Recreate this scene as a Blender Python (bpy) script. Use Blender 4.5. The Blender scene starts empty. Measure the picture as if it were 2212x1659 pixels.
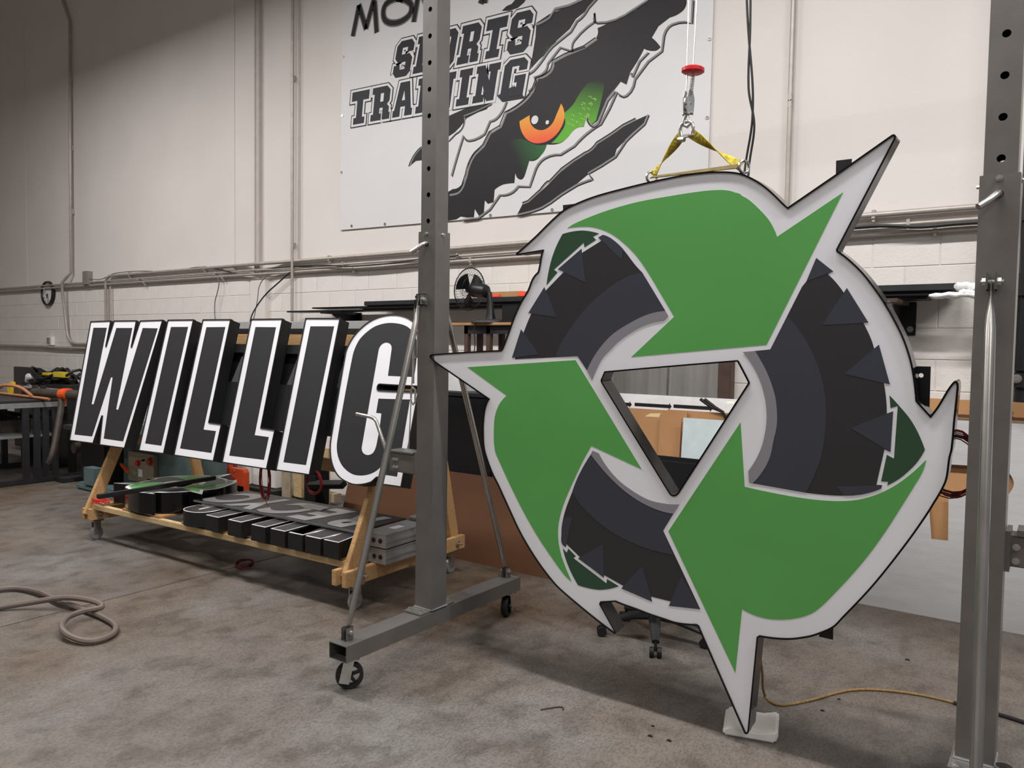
import bpy, bmesh, math, random
import numpy as np
from mathutils import Vector, Matrix, geometry
random.seed(7)
SC = bpy.context.scene
COL = SC.collection
# ------------------------------------------------------------------ camera
IW, IH = 2212.0, 1659.0
CX, CY = IW/2, IH/2
VA = np.array([-1230.0-CX, 714.0-CY]); VB = np.array([2310.0-CX, 768.0-CY])
FPX = math.sqrt(-(VA@VB))
def _n(v): return v/np.linalg.norm(v)
_X = -_n(np.array([VA[0], VA[1], FPX])); _Y = _n(np.array([VB[0], VB[1], FPX]))
_Y = _n(_Y-(_Y@_X)*_X); _Z = np.cross(_X, _Y)
if _Z[1] > 0: _Z = -_Z
MW = np.array([_X, _Y, _Z])            # camera (x right, y down, z forward) to world
CAMZ = 1.55
EYE = np.array([0.0, 0.0, CAMZ])
cd = bpy.data.cameras.new('camera'); cam = bpy.data.objects.new('camera', cd); COL.objects.link(cam)
cd.sensor_width = 36.0; cd.lens = FPX/IW*36.0; cd.clip_start = .05; cd.clip_end = 100
R_, U_, F_ = MW@np.array([1, 0, 0]), MW@np.array([0, -1, 0]), MW@np.array([0, 0, 1])
cam.matrix_world = Matrix(((R_[0], U_[0], -F_[0], 0), (R_[1], U_[1], -F_[1], 0), (R_[2], U_[2], -F_[2], CAMZ), (0, 0, 0, 1)))
SC.camera = cam
# ------------------------------------------------------------------ exposure, world, lights
vs = SC.view_settings
vs.view_transform = 'Standard'; vs.look = 'None'; vs.gamma = 1.0; vs.use_curve_mapping = False
vs.exposure = -0.08
wd = bpy.data.worlds.new('hall_world'); SC.world = wd; wd.use_nodes = True
bg = wd.node_tree.nodes['Background']; bg.inputs[0].default_value = (.80, .80, .84, 1); bg.inputs[1].default_value = .26
LAMP_Z = 5.35
LAMPS = [(-9.2, 2.1, 165), (-5.3, 2.1, 165), (-1.4, 2.1, 185), (2.5, 2.1, 215), (-7.0, -1.4, 40), (-2.6, -1.4, 55), (1.8, -1.4, 60)]   # two rows of strips along the hall
def lamp_light(i, x, y, e):
    ld = bpy.data.lights.new('lamp_light', 'AREA'); ld.shape = 'RECTANGLE'; ld.size = 2.40; ld.size_y = .16; ld.energy = e
    ld.color = (1.0, .975, .952)
    o = bpy.data.objects.new('lamp_light', ld); COL.objects.link(o); o.location = (x, y, LAMP_Z-.02)
    return o
LAMP_OBJS = [lamp_light(i, *l) for i, l in enumerate(LAMPS)]
# ------------------------------------------------------------------ geometry of the picture: a pixel on a known plane gives a point
def ray(x, y): return MW@np.array([x-CX, y-CY, FPX])
def at(x, y, ax, val):
    r = ray(x, y); t = (val-EYE[ax])/r[ax]; return EYE+t*r
def fl(x, y, z=0.0): return at(x, y, 2, z)
def onY(x, y, Y): return at(x, y, 1, Y)
def V(*a): return np.array(a, dtype=float)
class Frame:                            # a plane: point = O + u*a + v*b + w*n (n away from the viewer)
    def __init__(s, O, a, b, n): s.O, s.a, s.b, s.n = V(*O), V(*a), V(*b), V(*n)
    def P(s, u, v, w=0.0): return s.O+u*s.a+v*s.b+w*s.n
    def px(s, x, y):
        r = ray(x, y); nn = np.cross(s.a, s.b); t = ((s.O-EYE)@nn)/(r@nn); q = EYE+t*r-s.O
        return (float(q@s.a), float(q@s.b))
TILES = {'T1': (1100, 360, 4), 'T2': (1540, 280, 4), 'T3': (925, 600, 4), 'T4': (1560, 620, 4), 'T5': (1000, 940, 4), 'T6': (1540, 940, 4),
         'T7': (1270, 1240, 4), 'T8': (140, 670, 4), 'T9': (440, 670, 4), 'TB': (720, 0, 2.633), 'TH': (1280, 680, 3.95), 'P': (0, 0, 1)}
def outline(txt, fr, closed=True, n=5):
    """'T1 10,20 ~30,40' : points in enlarged picture squares, ~ marks a point passed smoothly; gives plane coordinates"""
    t = TILES['P']; pts = []
    for k in txt.split():
        if k in TILES: t = TILES[k]; continue
        sm = k[0] == '~'; x, y = k.lstrip('~').split(',')
        pts.append((fr.px(t[0]+float(x)/t[2], t[1]+float(y)/t[2]), sm))
    return smooth(pts, closed, n)
def smooth(pts, closed=True, n=5):
    out = []; m = len(pts); rng = range(m if closed else m-1)
    P = [np.array(p[0], dtype=float) for p in pts]
    def tan(i):
        if not closed and (i == 0 or i == m-1): return None
        if not pts[i][1]: return None
        a, b = P[(i-1) % m], P[(i+1) % m]; d = b-a; l = np.linalg.norm(d)
        return d/l if l > 1e-9 else None
    for i in rng:
        j = (i+1) % m; out.append(tuple(P[i]))
        if not (pts[i][1] or pts[j][1]): continue
        L = np.linalg.norm(P[j]-P[i]); t0, t1 = tan(i), tan(j); ch = (P[j]-P[i])/max(L, 1e-9)
        if t0 is None: t0 = 2*ch-t1 if t1 is not None else ch
        if t1 is None: t1 = 2*ch-t0
        for k in range(1, n):
            s = k/n; h1 = 2*s**3-3*s*s+1; h2 = s**3-2*s*s+s; h3 = -2*s**3+3*s*s; h4 = s**3-s*s
            out.append(tuple(h1*P[i]+h2*L*t0+h3*P[j]+h4*L*t1))
    if not closed: out.append(tuple(P[-1]))
    return out
def area(p): return .5*sum(p[i][0]*p[(i+1) % len(p)][1]-p[(i+1) % len(p)][0]*p[i][1] for i in range(len(p)))
def offset(p, d):                       # positive d shrinks the polygon
    p = [q for i, q in enumerate(p) if math.dist(q, p[i-1]) > 1e-5]
    s = 1 if area(p) > 0 else -1; out = []
    for i in range(len(p)):
        a, b, c = np.array(p[i-1]), np.array(p[i]), np.array(p[(i+1) % len(p)])
        e1 = _n(b-a); e2 = _n(c-b); n1 = np.array([-e1[1], e1[0]])*s; n2 = np.array([-e2[1], e2[0]])*s
        m = n1+n2; l = m@m
        if l < 1e-6: out.append(tuple(b+n1*d)); continue
        k = min(2.0/l, 4.0); out.append(tuple(b+m*d*k))
    return out
# ------------------------------------------------------------------ mesh collector
class MB:
    def __init__(s): s.v = []; s.f = []
    def add(s, vs_, fs):
        o = len(s.v); s.v += [tuple(map(float, p)) for p in vs_]; s.f += [tuple(i+o for i in f) for f in fs]; return s
    def box(s, c, d, ax=None):
        c = V(*c); A = [V(1, 0, 0), V(0, 1, 0), V(0, 0, 1)] if ax is None else [V(*a) for a in ax]
        vs_ = [c+A[0]*d[0]*i/2+A[1]*d[1]*j/2+A[2]*d[2]*k/2 for i in (-1, 1) for j in (-1, 1) for k in (-1, 1)]
        return s.add(vs_, [(0, 1, 3, 2), (4, 6, 7, 5), (0, 4, 5, 1), (2, 3, 7, 6), (0, 2, 6, 4), (1, 5, 7, 3)])
    def lohi(s, lo, hi): return s.box([(a+b)/2 for a, b in zip(lo, hi)], [b-a for a, b in zip(lo, hi)])
    def path(s, pts, r, n=8, closed=False, cap=True, flat=None):
        P = [V(*p) for p in pts]; m = len(P); rr = r if hasattr(r, '__len__') else [r]*m
        T = []
        for i in range(m):
            a = P[(i-1) % m] if (closed or i > 0) else P[i]; b = P[(i+1) % m] if (closed or i < m-1) else P[i]
            T.append(_n(b-a))
        up = V(0, 0, 1) if abs(T[0][2]) < .9 else V(1, 0, 0)
        N = _n(np.cross(T[0], up)); vs_ = []
        for i in range(m):
            N = _n(N-(N@T[i])*T[i]); B = np.cross(T[i], N)
            for k in range(n):
                a = 2*math.pi*k/n; q = N*math.cos(a)+B*math.sin(a)*(1 if flat is None else flat)
                vs_.append(P[i]+rr[i]*q)
        fs = []
        for i in range(m if closed else m-1):
            j = (i+1) % m
            for k in range(n):
                fs.append((i*n+k, i*n+(k+1) % n, j*n+(k+1) % n, j*n+k))
        if not closed and cap: fs += [tuple(range(n))[::-1], tuple((m-1)*n+k for k in range(n))]
        return s.add(vs_, fs)
    def cyl(s, a, b, r, n=16): return s.path([a, b], r, n)
    def prism(s, outer, holes, fr, w0, w1):
        loops = [outer]+list(holes); flat = [q for l in loops for q in l]
        tri = geometry.tessellate_polygon([[Vector((q[0], q[1], 0)) for q in l] for l in loops])
        N = len(flat); vs_ = [fr.P(q[0], q[1], w0) for q in flat]+[fr.P(q[0], q[1], w1) for q in flat]
        fs = [tuple(t) for t in tri]+[tuple(i+N for i in t) for t in tri]; o = 0
        for l in loops:
            k = len(l)
            for i in range(k): fs.append((o+i, o+(i+1) % k, o+(i+1) % k+N, o+i+N))
            o += k
        return s.add(vs_, fs)
    def lathe(s, prof, c, axis, n=24):
        ax = _n(V(*axis)); u = _n(np.cross(ax, V(0, 0, 1) if abs(ax[2]) < .9 else V(1, 0, 0))); w = np.cross(ax, u); vs_ = []
        for r, h in prof:
            for k in range(n):
                a = 2*math.pi*k/n; vs_.append(V(*c)+ax*h+(u*math.cos(a)+w*math.sin(a))*max(r, 1e-5))
        fs = []
        for i in range(len(prof)-1):
            for k in range(n): fs.append((i*n+k, i*n+(k+1) % n, (i+1)*n+(k+1) % n, (i+1)*n+k))
        return s.add(vs_, fs)
    def build(s, name, mat, parent=None, bevel=0, shade=False):
        v = np.array(s.v); c = (v.min(0)+v.max(0))/2
        if parent is None: c[2] = v[:, 2].min()
        me = bpy.data.meshes.new(name); me.from_pydata([tuple(q) for q in v-c], [], s.f)
        bm = bmesh.new(); bm.from_mesh(me); bmesh.ops.recalc_face_normals(bm, faces=bm.faces)
        if bevel: bmesh.ops.bevel(bm, geom=[e for e in bm.edges if len(e.link_faces) == 2 and e.calc_face_angle(0) > .6], offset=bevel, segments=2, affect='EDGES', clamp_overlap=True)
        if shade:
            for f in bm.faces: f.smooth = True
            for e in bm.edges:
                if len(e.link_faces) == 2 and e.calc_face_angle(0) > .7: e.smooth = False
        bm.to_mesh(me); bm.free(); me.materials.append(M[mat])
        o = bpy.data.objects.new(name, me); COL.objects.link(o)
        if parent is not None:
            o.parent = parent; o.location = Vector(c)-WORLD[parent]
        else: o.location = Vector(c)
        WORLD[o] = Vector(c); return o
WORLD = {}
def thing(name, label, cat, loc, group=None):
    o = bpy.data.objects.new(name, None); COL.objects.link(o); o.location = Vector([float(q) for q in loc]); o.empty_display_size = .05
    WORLD[o] = Vector(o.location); return tag(o, label, cat, group)
def tag(o, label, cat, group=None):
    o['label'] = label; o['category'] = cat
    if group: o['group'] = group
    return o
def struct(o, label=None):
    o['kind'] = 'structure'
    if label: o['label'] = label
    return o
# ------------------------------------------------------------------ materials
def lin(r, g, b):
    f = lambda c: (c/255/12.92) if c <= 10 else ((c/255+.055)/1.055)**2.4
    return (f(r), f(g), f(b), 1)
M = {}
def mat(name, rgb, rough=.5, metal=0.0, var=.06, scale=14.0, bump=0.0, bscale=80.0, coat=0.0, spec=.5, stretch=None, rgb2=None, thr=None):
    m = bpy.data.materials.new(name); m.use_nodes = True; nt = m.node_tree; N = nt.nodes; L = nt.links; b = N['Principled BSDF']
    tc = N.new('ShaderNodeTexCoord'); mp = N.new('ShaderNodeMapping'); L.new(tc.outputs['Object'], mp.inputs[0])
    if stretch: mp.inputs['Scale'].default_value = stretch
    nz = N.new('ShaderNodeTexNoise'); nz.inputs['Scale'].default_value = scale; nz.inputs['Detail'].default_value = 5; L.new(mp.outputs[0], nz.inputs[0])
    cr = N.new('ShaderNodeValToRGB'); c = lin(*rgb); lo = tuple(x*(1-var) for x in c[:3])+(1,); hi = tuple(min(1, x*(1+var)) for x in c[:3])+(1,)
    if rgb2: hi = lin(*rgb2)
    a, z = thr or (.3, .7)
    cr.color_ramp.elements[0].position = a; cr.color_ramp.elements[1].position = z
    cr.color_ramp.elements[0].color = lo; cr.color_ramp.elements[1].color = hi
    L.new(nz.outputs[0], cr.inputs[0]); L.new(cr.outputs[0], b.inputs['Base Color'])
    b.inputs['Roughness'].default_value = rough; b.inputs['Metallic'].default_value = metal; b.inputs['Coat Weight'].default_value = coat
    b.inputs['Specular IOR Level'].default_value = spec
    if bump:
        n2 = N.new('ShaderNodeTexNoise'); n2.inputs['Scale'].default_value = bscale; n2.inputs['Detail'].default_value = 4; L.new(mp.outputs[0], n2.inputs[0])
        bp = N.new('ShaderNodeBump'); bp.inputs['Strength'].default_value = bump; bp.inputs['Distance'].default_value = .004; L.new(n2.outputs[0], bp.inputs['Height']); L.new(bp.outputs[0], b.inputs['Normal'])
    M[name] = m; return m
mat('wall_paint', (221, 215, 211), .75, var=.035, scale=1.2, bump=.25, bscale=30)
mat('block_paint', (226, 221, 216), .7, var=.04, scale=5, bump=.5, bscale=60)
mat('mortar', (205, 199, 193), .8, bump=.4)
mat('ceiling_paint', (214, 210, 206), .9)
mat('strip_grey', (188, 181, 177), .7)
mat('psu_dark', (88, 88, 90), .4, metal=.3)
mat('conduit', (178, 171, 164), .45, metal=.35, var=.1)
mat('box_grey', (140, 136, 131), .5, metal=.2)
mat('cable_black', (26, 25, 26), .5)
mat('cable_grey', (110, 107, 104), .5)
mat('steel', (118, 115, 112), .36, metal=.55, var=.10, scale=9, bump=.08, bscale=400)
mat('steel_in', (22, 21, 21), .6)
mat('zinc', (205, 203, 200), .25, metal=.95, var=.1, scale=30)
mat('galv_tube', (178, 174, 170), .27, metal=.95, var=.12, scale=22, stretch=(1, 1, .1))
mat('bolt', (190, 188, 184), .3, metal=.9)
mat('rubber', (20, 20, 21), .6)
mat('black_gloss', (12, 11, 12), .14, coat=.1, var=.02, spec=.35)
mat('black_matte', (17, 17, 19), .55, var=.15, scale=60)
mat('black_satin', (30, 30, 32), .35)
mat('acrylic', (238, 238, 244), .22, var=.012, scale=2)
mat('acrylic_letter', (236, 236, 241), .25, var=.01, scale=2)
mat('vinyl_green', (91, 167, 86), .38, var=.05, scale=2)
mat('vinyl_leaf', (44, 76, 54), .4, var=.05, scale=3)
mat('vinyl_dark', (46, 45, 48), .42, var=.04, scale=3)
mat('vinyl_navy', (58, 61, 72), .42, var=.04, scale=3)
mat('vinyl_lug', (57, 61, 72), .42, var=.04, scale=3)
mat('vinyl_grey', (140, 139, 146), .4, var=.03, scale=3)
mat('letter_vinyl', (46, 46, 49), .5, var=.10, scale=160, spec=.25)
mat('banner', (216, 215, 216), .5, var=.02, scale=2)
mat('ink', (30, 29, 31), .5, spec=.3)
mat('ink_navy', (33, 33, 40), .5, spec=.3)
mat('ink_grey', (128, 127, 128), .5)
mat('print_lime', (150, 196, 84), .5)
mat('ink_olive', (108, 110, 100), .5)
mat('ink_white', (218, 217, 218), .5)
mat('wood', (182, 144, 98), .65, var=.18, scale=6, stretch=(1, 14, 14), bump=.2)
mat('wood_pale', (203, 176, 132), .7, var=.15, scale=7, stretch=(2, 10, 10), bump=.2)
mat('wood_grey', (170, 156, 132), .8, var=.2, scale=9, bump=.3)
mat('plywood', (170, 130, 88), .7, var=.15, scale=5)
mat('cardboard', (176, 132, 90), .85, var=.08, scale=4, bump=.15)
mat('cardboard_shaded', (96, 62, 38), .85, var=.10, scale=3, bump=.15)  # darker copy of cardboard, with the shade behind the gantry in its colour
mat('aluminium', (196, 195, 195), .42, metal=.3, var=.06, scale=5, bump=.12, bscale=25, stretch=(1, 1, 5))
mat('silver_film', (208, 208, 210), .25, metal=.15, var=.15, scale=5)
mat('alu_dull', (168, 170, 172), .4, metal=.6, var=.1, scale=16)
mat('stainless', (176, 174, 171), .42, metal=.8, var=.25, scale=2.2, stretch=(6, 1, .3))
mat('rust_steel', (84, 66, 58), .6, metal=.3, var=.3, scale=8)
mat('sheet_blue', (202, 216, 218), .4)
mat('white_board', (232, 232, 234), .45)
mat('white_plastic', (236, 236, 236), .3, var=.05, bump=.6, bscale=40)
mat('foam', (240, 238, 234), .7, var=.02, bump=.3, bscale=60)
mat('teal', (86, 106, 106), .5, var=.1, scale=8)
mat('panel_tan', (150, 140, 118), .5, metal=.2, var=.08)
mat('red', (200, 26, 32), .35)
mat('red_dull', (150, 40, 34), .5)
mat('wire_red', (112, 14, 18), .45)
mat('orange', (232, 88, 30), .45)
mat('orange_dark', (205, 74, 34), .5, var=.15, scale=12)
mat('orange_hi', (255, 96, 70), .45)
mat('yellow', (205, 180, 50), .5)
mat('sling', (150, 128, 34), .75, var=.35, scale=30, bump=.4, bscale=300, rgb2=(214, 196, 60))
mat('sling_dirty', (92, 78, 34), .8, var=.4, scale=30)
mat('rope', (140, 112, 66), .8, var=.3, scale=90)
mat('hose', (104, 92, 86), .6, var=.08)
mat('dark_iron', (52, 52, 55), .5, metal=.4, var=.2, scale=8)
mat('dark_clutter', (34, 32, 30), .6, var=.4, scale=12)
mat('pipe_brown', (62, 52, 46), .6, var=.3, scale=10)
mat('fan_black', (24, 24, 25), .4)
mat('clock_face', (225, 222, 224), .35, var=.06, scale=6)
mat('brass_tape', (226, 200, 150), .5)
mat('copper', (176, 118, 80), .5)
mat('lamp_body', (220, 220, 220), .4)
mat('olive_bag', (50, 46, 38), .8, var=.4, scale=10)
def grad(name, rgb_a, rgb_b, axis, p0=.0, p1=1.0, noise=0.0):
    m = bpy.data.materials.new(name); m.use_nodes = True; nt = m.node_tree; N = nt.nodes; L = nt.links; b = N['Principled BSDF']
    tc = N.new('ShaderNodeTexCoord'); sp = N.new('ShaderNodeVectorMath'); sp.operation = 'DOT_PRODUCT'; sp.inputs[1].default_value = axis
    L.new(tc.outputs['Generated'], sp.inputs[0]); cr = N.new('ShaderNodeValToRGB')
    cr.color_ramp.elements[0].position = p0; cr.color_ramp.elements[1].position = p1
    cr.color_ramp.elements[0].color = lin(*rgb_a); cr.color_ramp.elements[1].color = lin(*rgb_b)
    L.new(sp.outputs['Value'], cr.inputs[0]); L.new(cr.outputs[0], b.inputs['Base Color']); b.inputs['Roughness'].default_value = .5; b.inputs['Specular IOR Level'].default_value = .3; M[name] = m
grad('print_iris', (236, 84, 60), (232, 160, 60), (0, 0, 1), .0, .75)
grad('print_green', (96, 172, 48), (30, 32, 29), (.25, 0, .75), .35, .95)
grad('print_glow', (30, 29, 31), (44, 112, 54), (.75, 0, .25), .35, 1.0)
grad('print_glow_up', (30, 30, 30), (44, 96, 52), (.6, 0, -.4), .1, .9)
def emit(name, rgb, s):
    m = bpy.data.materials.new(name); m.use_nodes = True; b = m.node_tree.nodes['Principled BSDF']
    b.inputs['Emission Color'].default_value = rgb; b.inputs['Emission Strength'].default_value = s; M[name] = m
emit('lamp_diffuser', (1, .96, .9, 1), 6)
def floor_mat():
    m = bpy.data.materials.new('concrete'); m.use_nodes = True; nt = m.node_tree; N = nt.nodes; L = nt.links; b = N['Principled BSDF']
    tc = N.new('ShaderNodeTexCoord')
    def noise(sc, det=6, st=(1, 1, 1), dist=0):
        mp = N.new('ShaderNodeMapping'); mp.inputs['Scale'].default_value = st; L.new(tc.outputs['Object'], mp.inputs[0])
        n = N.new('ShaderNodeTexNoise'); n.inputs['Scale'].default_value = sc; n.inputs['Detail'].default_value = det; n.inputs['Distortion'].default_value = dist; L.new(mp.outputs[0], n.inputs[0]); return n
    def ramp(n, stops):
        cr = N.new('ShaderNodeValToRGB'); e = cr.color_ramp.elements; e[0].position, e[0].color = stops[0]; e[1].position, e[1].color = stops[-1]
        for p, c in stops[1:-1]: x = e.new(p); x.color = c
        L.new(n.outputs[0], cr.inputs[0]); return cr
    def mix(f, a, c, mode='MIX'):
        x = N.new('ShaderNodeMixRGB'); x.blend_type = mode
        if isinstance(f, float): x.inputs[0].default_value = f
        else: L.new(f.outputs[0], x.inputs[0])
        L.new(a.outputs[0], x.inputs[1]); L.new(c.outputs[0], x.inputs[2]); return x
    base = ramp(noise(.9, 8, dist=.3), [(.30, lin(97, 89, 84)), (.5, lin(106, 101, 97)), (.72, lin(119, 118, 117))])
    stain = ramp(noise(.8, 7, dist=.6), [(.40, lin(108, 100, 93)), (.66, lin(90, 74, 57))])
    sm = ramp(noise(.55, 3), [(.42, (0, 0, 0, 1)), (.60, (1, 1, 1, 1))])
    c1 = mix(sm, base, stain)
    fine = ramp(noise(75, 10, (1.8, 1, 1), .1), [(.38, (.55, .54, .53, 1)), (.50, (.95, .95, .95, 1)), (.66, (1.22, 1.21, 1.2, 1))])
    c2 = mix(.62, c1, fine, 'MULTIPLY')
    blot = ramp(noise(6, 12, (1.3, 1, 1), .25), [(.34, (.60, .56, .52, 1)), (.48, (.92, .90, .88, 1)), (.68, (1.10, 1.09, 1.08, 1))])
    c3 = mix(.85, c2, blot, 'MULTIPLY')
    L.new(c3.outputs[0], b.inputs['Base Color'])
    rr = ramp(noise(3, 5), [(.3, (.42, .42, .42, 1)), (.7, (.7, .7, .7, 1))]); L.new(rr.outputs[0], b.inputs['Roughness'])
    bp = N.new('ShaderNodeBump'); bp.inputs['Strength'].default_value = .12; bp.inputs['Distance'].default_value = .003; L.new(noise(60).outputs[0], bp.inputs['Height']); L.new(bp.outputs[0], b.inputs['Normal'])
    M['concrete'] = m
floor_mat()
# ================================================================== STRUCTURE
WY = 5.45
XL, XR = -17.0, 3.0
f1 = MB().lohi((XL, -7.0, -.12), (-4.628, WY+.2, 0)).build('floor', 'concrete'); struct(f1)
f2 = MB().lohi((-4.618, -7.0, -.12), (XR, WY+.2, 0)); o = f2.build('floor_slab', 'concrete', f1)
MB().lohi((-4.63, -7.0, -.11), (-4.615, WY+.1, -.006)).build('floor_joint', 'steel_in', f1)
ZB = 2.29                               # top of the block courses
wall = MB().lohi((XL, WY+.004, 0), (XR, WY+.2, ZB)).build('wall_back', 'block_paint'); struct(wall)
px_joints = [XL, -13.2, -7.86, -7.40, -2.63, XR]
for a, b in zip(px_joints[:-1], px_joints[1:]):
    MB().lohi((a+.003, WY-.012, ZB), (b-.003, WY+.2, 7.6)).build('wall_panel', 'wall_paint', wall, bevel=.004)
# concrete blocks, laid in running bond
CH, CL, NCO = .195, .385, 12
bmesh_full = None
cells = []
for k in range(NCO):
    z0 = max(0.0, -.05+CH*k); z1 = min(ZB, -.05+CH*(k+1))
    off = (.5 if k % 2 else 0)*CL
    x = XL+.35+off
    while x < XR:
        cells.append((x, z0, min(x+CL, XR), z1)); x += CL
def toward(c):
    p = V((c[0]+c[2])/2, WY, (c[1]+c[3])/2)-EYE; q = MW.T@p
    if q[2] <= .1: return -1
    ix, iy = CX+FPX*q[0]/q[2], CY+FPX*q[1]/q[2]
    if not (-30 < ix < IW+30): return -1
    return 1/q[2] if (c[3] > 1.0 or ix < 640) else .2/q[2]
cells.sort(key=toward, reverse=True)
shared = {}
jt = .004
for c in cells[:296]:
    key = (round(c[3]-c[1], 3), round(c[2]-c[0], 3))
    cx, cz = (c[0]+c[2])/2, (c[1]+c[3])/2
    if key not in shared:
        o = MB().lohi((c[0]+jt/2, WY, c[1]+jt/2), (c[2]-jt/2, WY+.05, c[3]-jt/2)).build('concrete_block', 'block_paint', wall, bevel=.003); shared[key] = o.data
    else:
        o = bpy.data.objects.new('concrete_block', shared[key]); COL.objects.link(o); o.parent = wall
    o.location = Vector((cx, WY+.025+random.uniform(-.0008, .0008), cz))-WORLD[wall]
rest = MB()
for c in cells[296:]: rest.lohi((c[0]+jt/2, WY, c[1]+jt/2), (c[2]-jt/2, WY+.05, c[3]-jt/2))
o = rest.build('block_courses', 'block_paint', wall); o['kind'] = 'stuff'
struct(MB().lohi((XL, -7.0, 7.6), (XR, WY+.2, 7.75)).build('ceiling', 'ceiling_paint'))
struct(MB().lohi((XL-.15, -7.0, 0), (XL, WY+.2, 7.6)).build('wall_left', 'wall_paint'))
struct(MB().lohi((XL, -7.15, 0), (XR, -7.0, 7.6)).build('wall_front', 'wall_paint'))
# steel column cover in the wall
pc = MB().lohi((-7.43, WY-.05, 2.3), (-7.355, WY-.012, 7.5)).lohi((-7.435, WY-.06, 2.3), (-7.42, WY-.05, 7.5)).lohi((-7.365, WY-.06, 2.3), (-7.35, WY-.05, 7.5)).build('trim_1', 'strip_grey'); struct(pc, 'grey steel column strip running up the wall')
pc = MB().lohi((-7.5, WY-.06, 0), (-7.24, WY-.001, 2.25)).build('trim_2', 'wall_paint'); struct(pc, 'painted column base below the wall pipes')
# ceiling lamps
for i, (x, y, e) in enumerate(LAMPS):
    t = thing('high_bay_lamp', ['long strip lamp over the far left bench', 'long strip lamp over the lettering cart', 'long strip lamp over the gantry', 'long strip lamp right of the gantry', 'long strip lamp behind the camera on the left', 'long strip lamp straight behind the camera', 'long strip lamp behind the camera on the right'][i], 'ceiling lamp', (x, y, LAMP_Z), 'long ceiling strip lamps')
    MB().lohi((x-1.25, y-.12, LAMP_Z+.03), (x+1.25, y+.12, LAMP_Z+.11)).build('housing', 'lamp_body', t, bevel=.01)
    MB().lohi((x-1.2, y-.09, LAMP_Z+.015), (x+1.2, y+.09, LAMP_Z+.03)).build('diffuser', 'lamp_diffuser', t)
    hm = MB()
    for sx in (-.5, .5): hm.cyl((x+2*sx, y, LAMP_Z+.1), (x+2*sx, y, 7.6), .006, 6)
    hm.build('hanger', 'bolt', t)
# ================================================================== WALL FITTINGS
def conduit(name, label, pts, r, clamps=(), matn='conduit', cat='conduit', group='pipes along the wall'):
    o = tag(MB().path(pts, r, 10).build(name, matn, shade=True), label, cat, group)
    for p in clamps:
        MB().box((p[0], p[1]+.01, p[2]), (.02, .05, r*2+.016)).box((p[0], p[1]+.01, p[2]-r-.012), (.016, .03, .03)).build('pipe_clamp', 'conduit', o)
    return o
CYW = WY-.045
rng = [-12.9, -10.1, -8.4, -6.2, -4.7, -2.6, -1.05, .4]
conduit('wall_conduit', 'thickest and topmost conduit running along the wall to an elbow', [(-10.72, CYW-.01, 1.2), (-10.72, CYW-.01, 2.33), (-10.70, CYW-.01, 2.39), (-10.63, CYW-.01, 2.425), (-10.5, CYW-.01, 2.43), (-7.6, CYW-.01, 2.43), (-7.45, CYW-.05, 2.425), (-7.2, CYW-.05, 2.425), (-7.0, CYW-.01, 2.43), (2.9, CYW-.01, 2.425)], .019, [(x, CYW-.01, 2.43) for x in rng[1:]])
conduit('wall_conduit', 'middle one of the three horizontal conduits on the wall', [(XL, CYW, 2.365), (-7.6, CYW, 2.365), (-7.4, CYW-.04, 2.36), (-7.1, CYW, 2.36), (2.9, CYW, 2.355)], .013, [(x+.2, CYW, 2.363) for x in rng])
conduit('wall_conduit', 'lowest one of the three horizontal conduits on the wall', [(XL, CYW, 2.325), (-7.7, CYW, 2.32), (-7.4, CYW-.03, 2.315), (-7.0, CYW, 2.315), (2.9, CYW, 2.305)], .015, [(x+.35, CYW, 2.315) for x in rng])
conduit('wall_conduit', 'conduit dropping beside the elbow pipe to the left of the lettering', [(-10.62, CYW, 1.2), (-10.62, CYW, 2.29)], .012)
conduit('wall_conduit', 'tall vertical conduit right of the wall clock bending along the wall', [(-11.9, CYW, 7.4), (-11.9, CYW, 6.45), (-11.82, CYW, 6.3), (-11.66, CYW-.005, 6.05), (-11.68, CYW-.02, 2.52), (-11.75, CYW-.05, 2.45), (-11.86, CYW-.06, 2.38), (-11.88, CYW-.05, 2.25), (-11.86, CYW, 1.66), (-11.82, CYW, 1.58), (-11.74, CYW, 1.52), (-11.6, CYW, 1.50), (-9.0, CYW, 1.50)], .02, [(-11.67, CYW, z) for z in (5.2, 4.3, 3.4)])
conduit('wall_conduit', 'low horizontal conduit on the wall behind the bench at left', [(XL, CYW, 1.46), (-12.6, CYW, 1.45), (-12.3, CYW, 1.44), (-9.0, CYW, 1.44)], .02)
conduit('wall_conduit', 'vertical white pipe between the column and the banner', [(-6.76, CYW-.03, 1.3), (-6.76, CYW-.03, 7.4)], .016, [(-6.76, CYW-.02, 4.35), (-6.76, CYW-.02, 2.6)])
conduit('wall_conduit', 'thin vertical line at the edge of the white pipe near the banner', [(-6.70, CYW, 2.45), (-6.70, CYW, 7.4)], .006)
conduit('wall_conduit', 'vertical white pipe on the wall above the sign', [(-1.6, CYW, 2.45), (-1.6, CYW, 7.4)], .016, [(-1.6, CYW, 3.26), (-1.6, CYW, 3.22)])
t = MB().lohi((-11.30, WY-.09, 2.33), (-11.16, WY-.001, 2.52)).build('junction_box', 'box_grey', bevel=.006); tag(t, 'grey junction box where the conduits meet right of the clock', 'junction box')
t = MB().lohi((-8.02, WY-.06, 2.375), (-7.82, WY-.001, 2.43)).build('junction_box', 'conduit', bevel=.006); tag(t, 'painted pull box under the top conduit beside the column', 'junction box')
t = thing('wall_switch', 'small grey switch box below the wall clock', 'switch', (-12.41, WY, 1.47))
MB().lohi((-12.49, WY-.05, 1.47), (-12.34, WY-.001, 1.60)).build('box', 'white_board', t, bevel=.006); MB().lohi((-12.475, WY-.06, 1.495), (-12.39, WY-.049, 1.585)).build('cover', 'box_grey', t)
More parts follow.
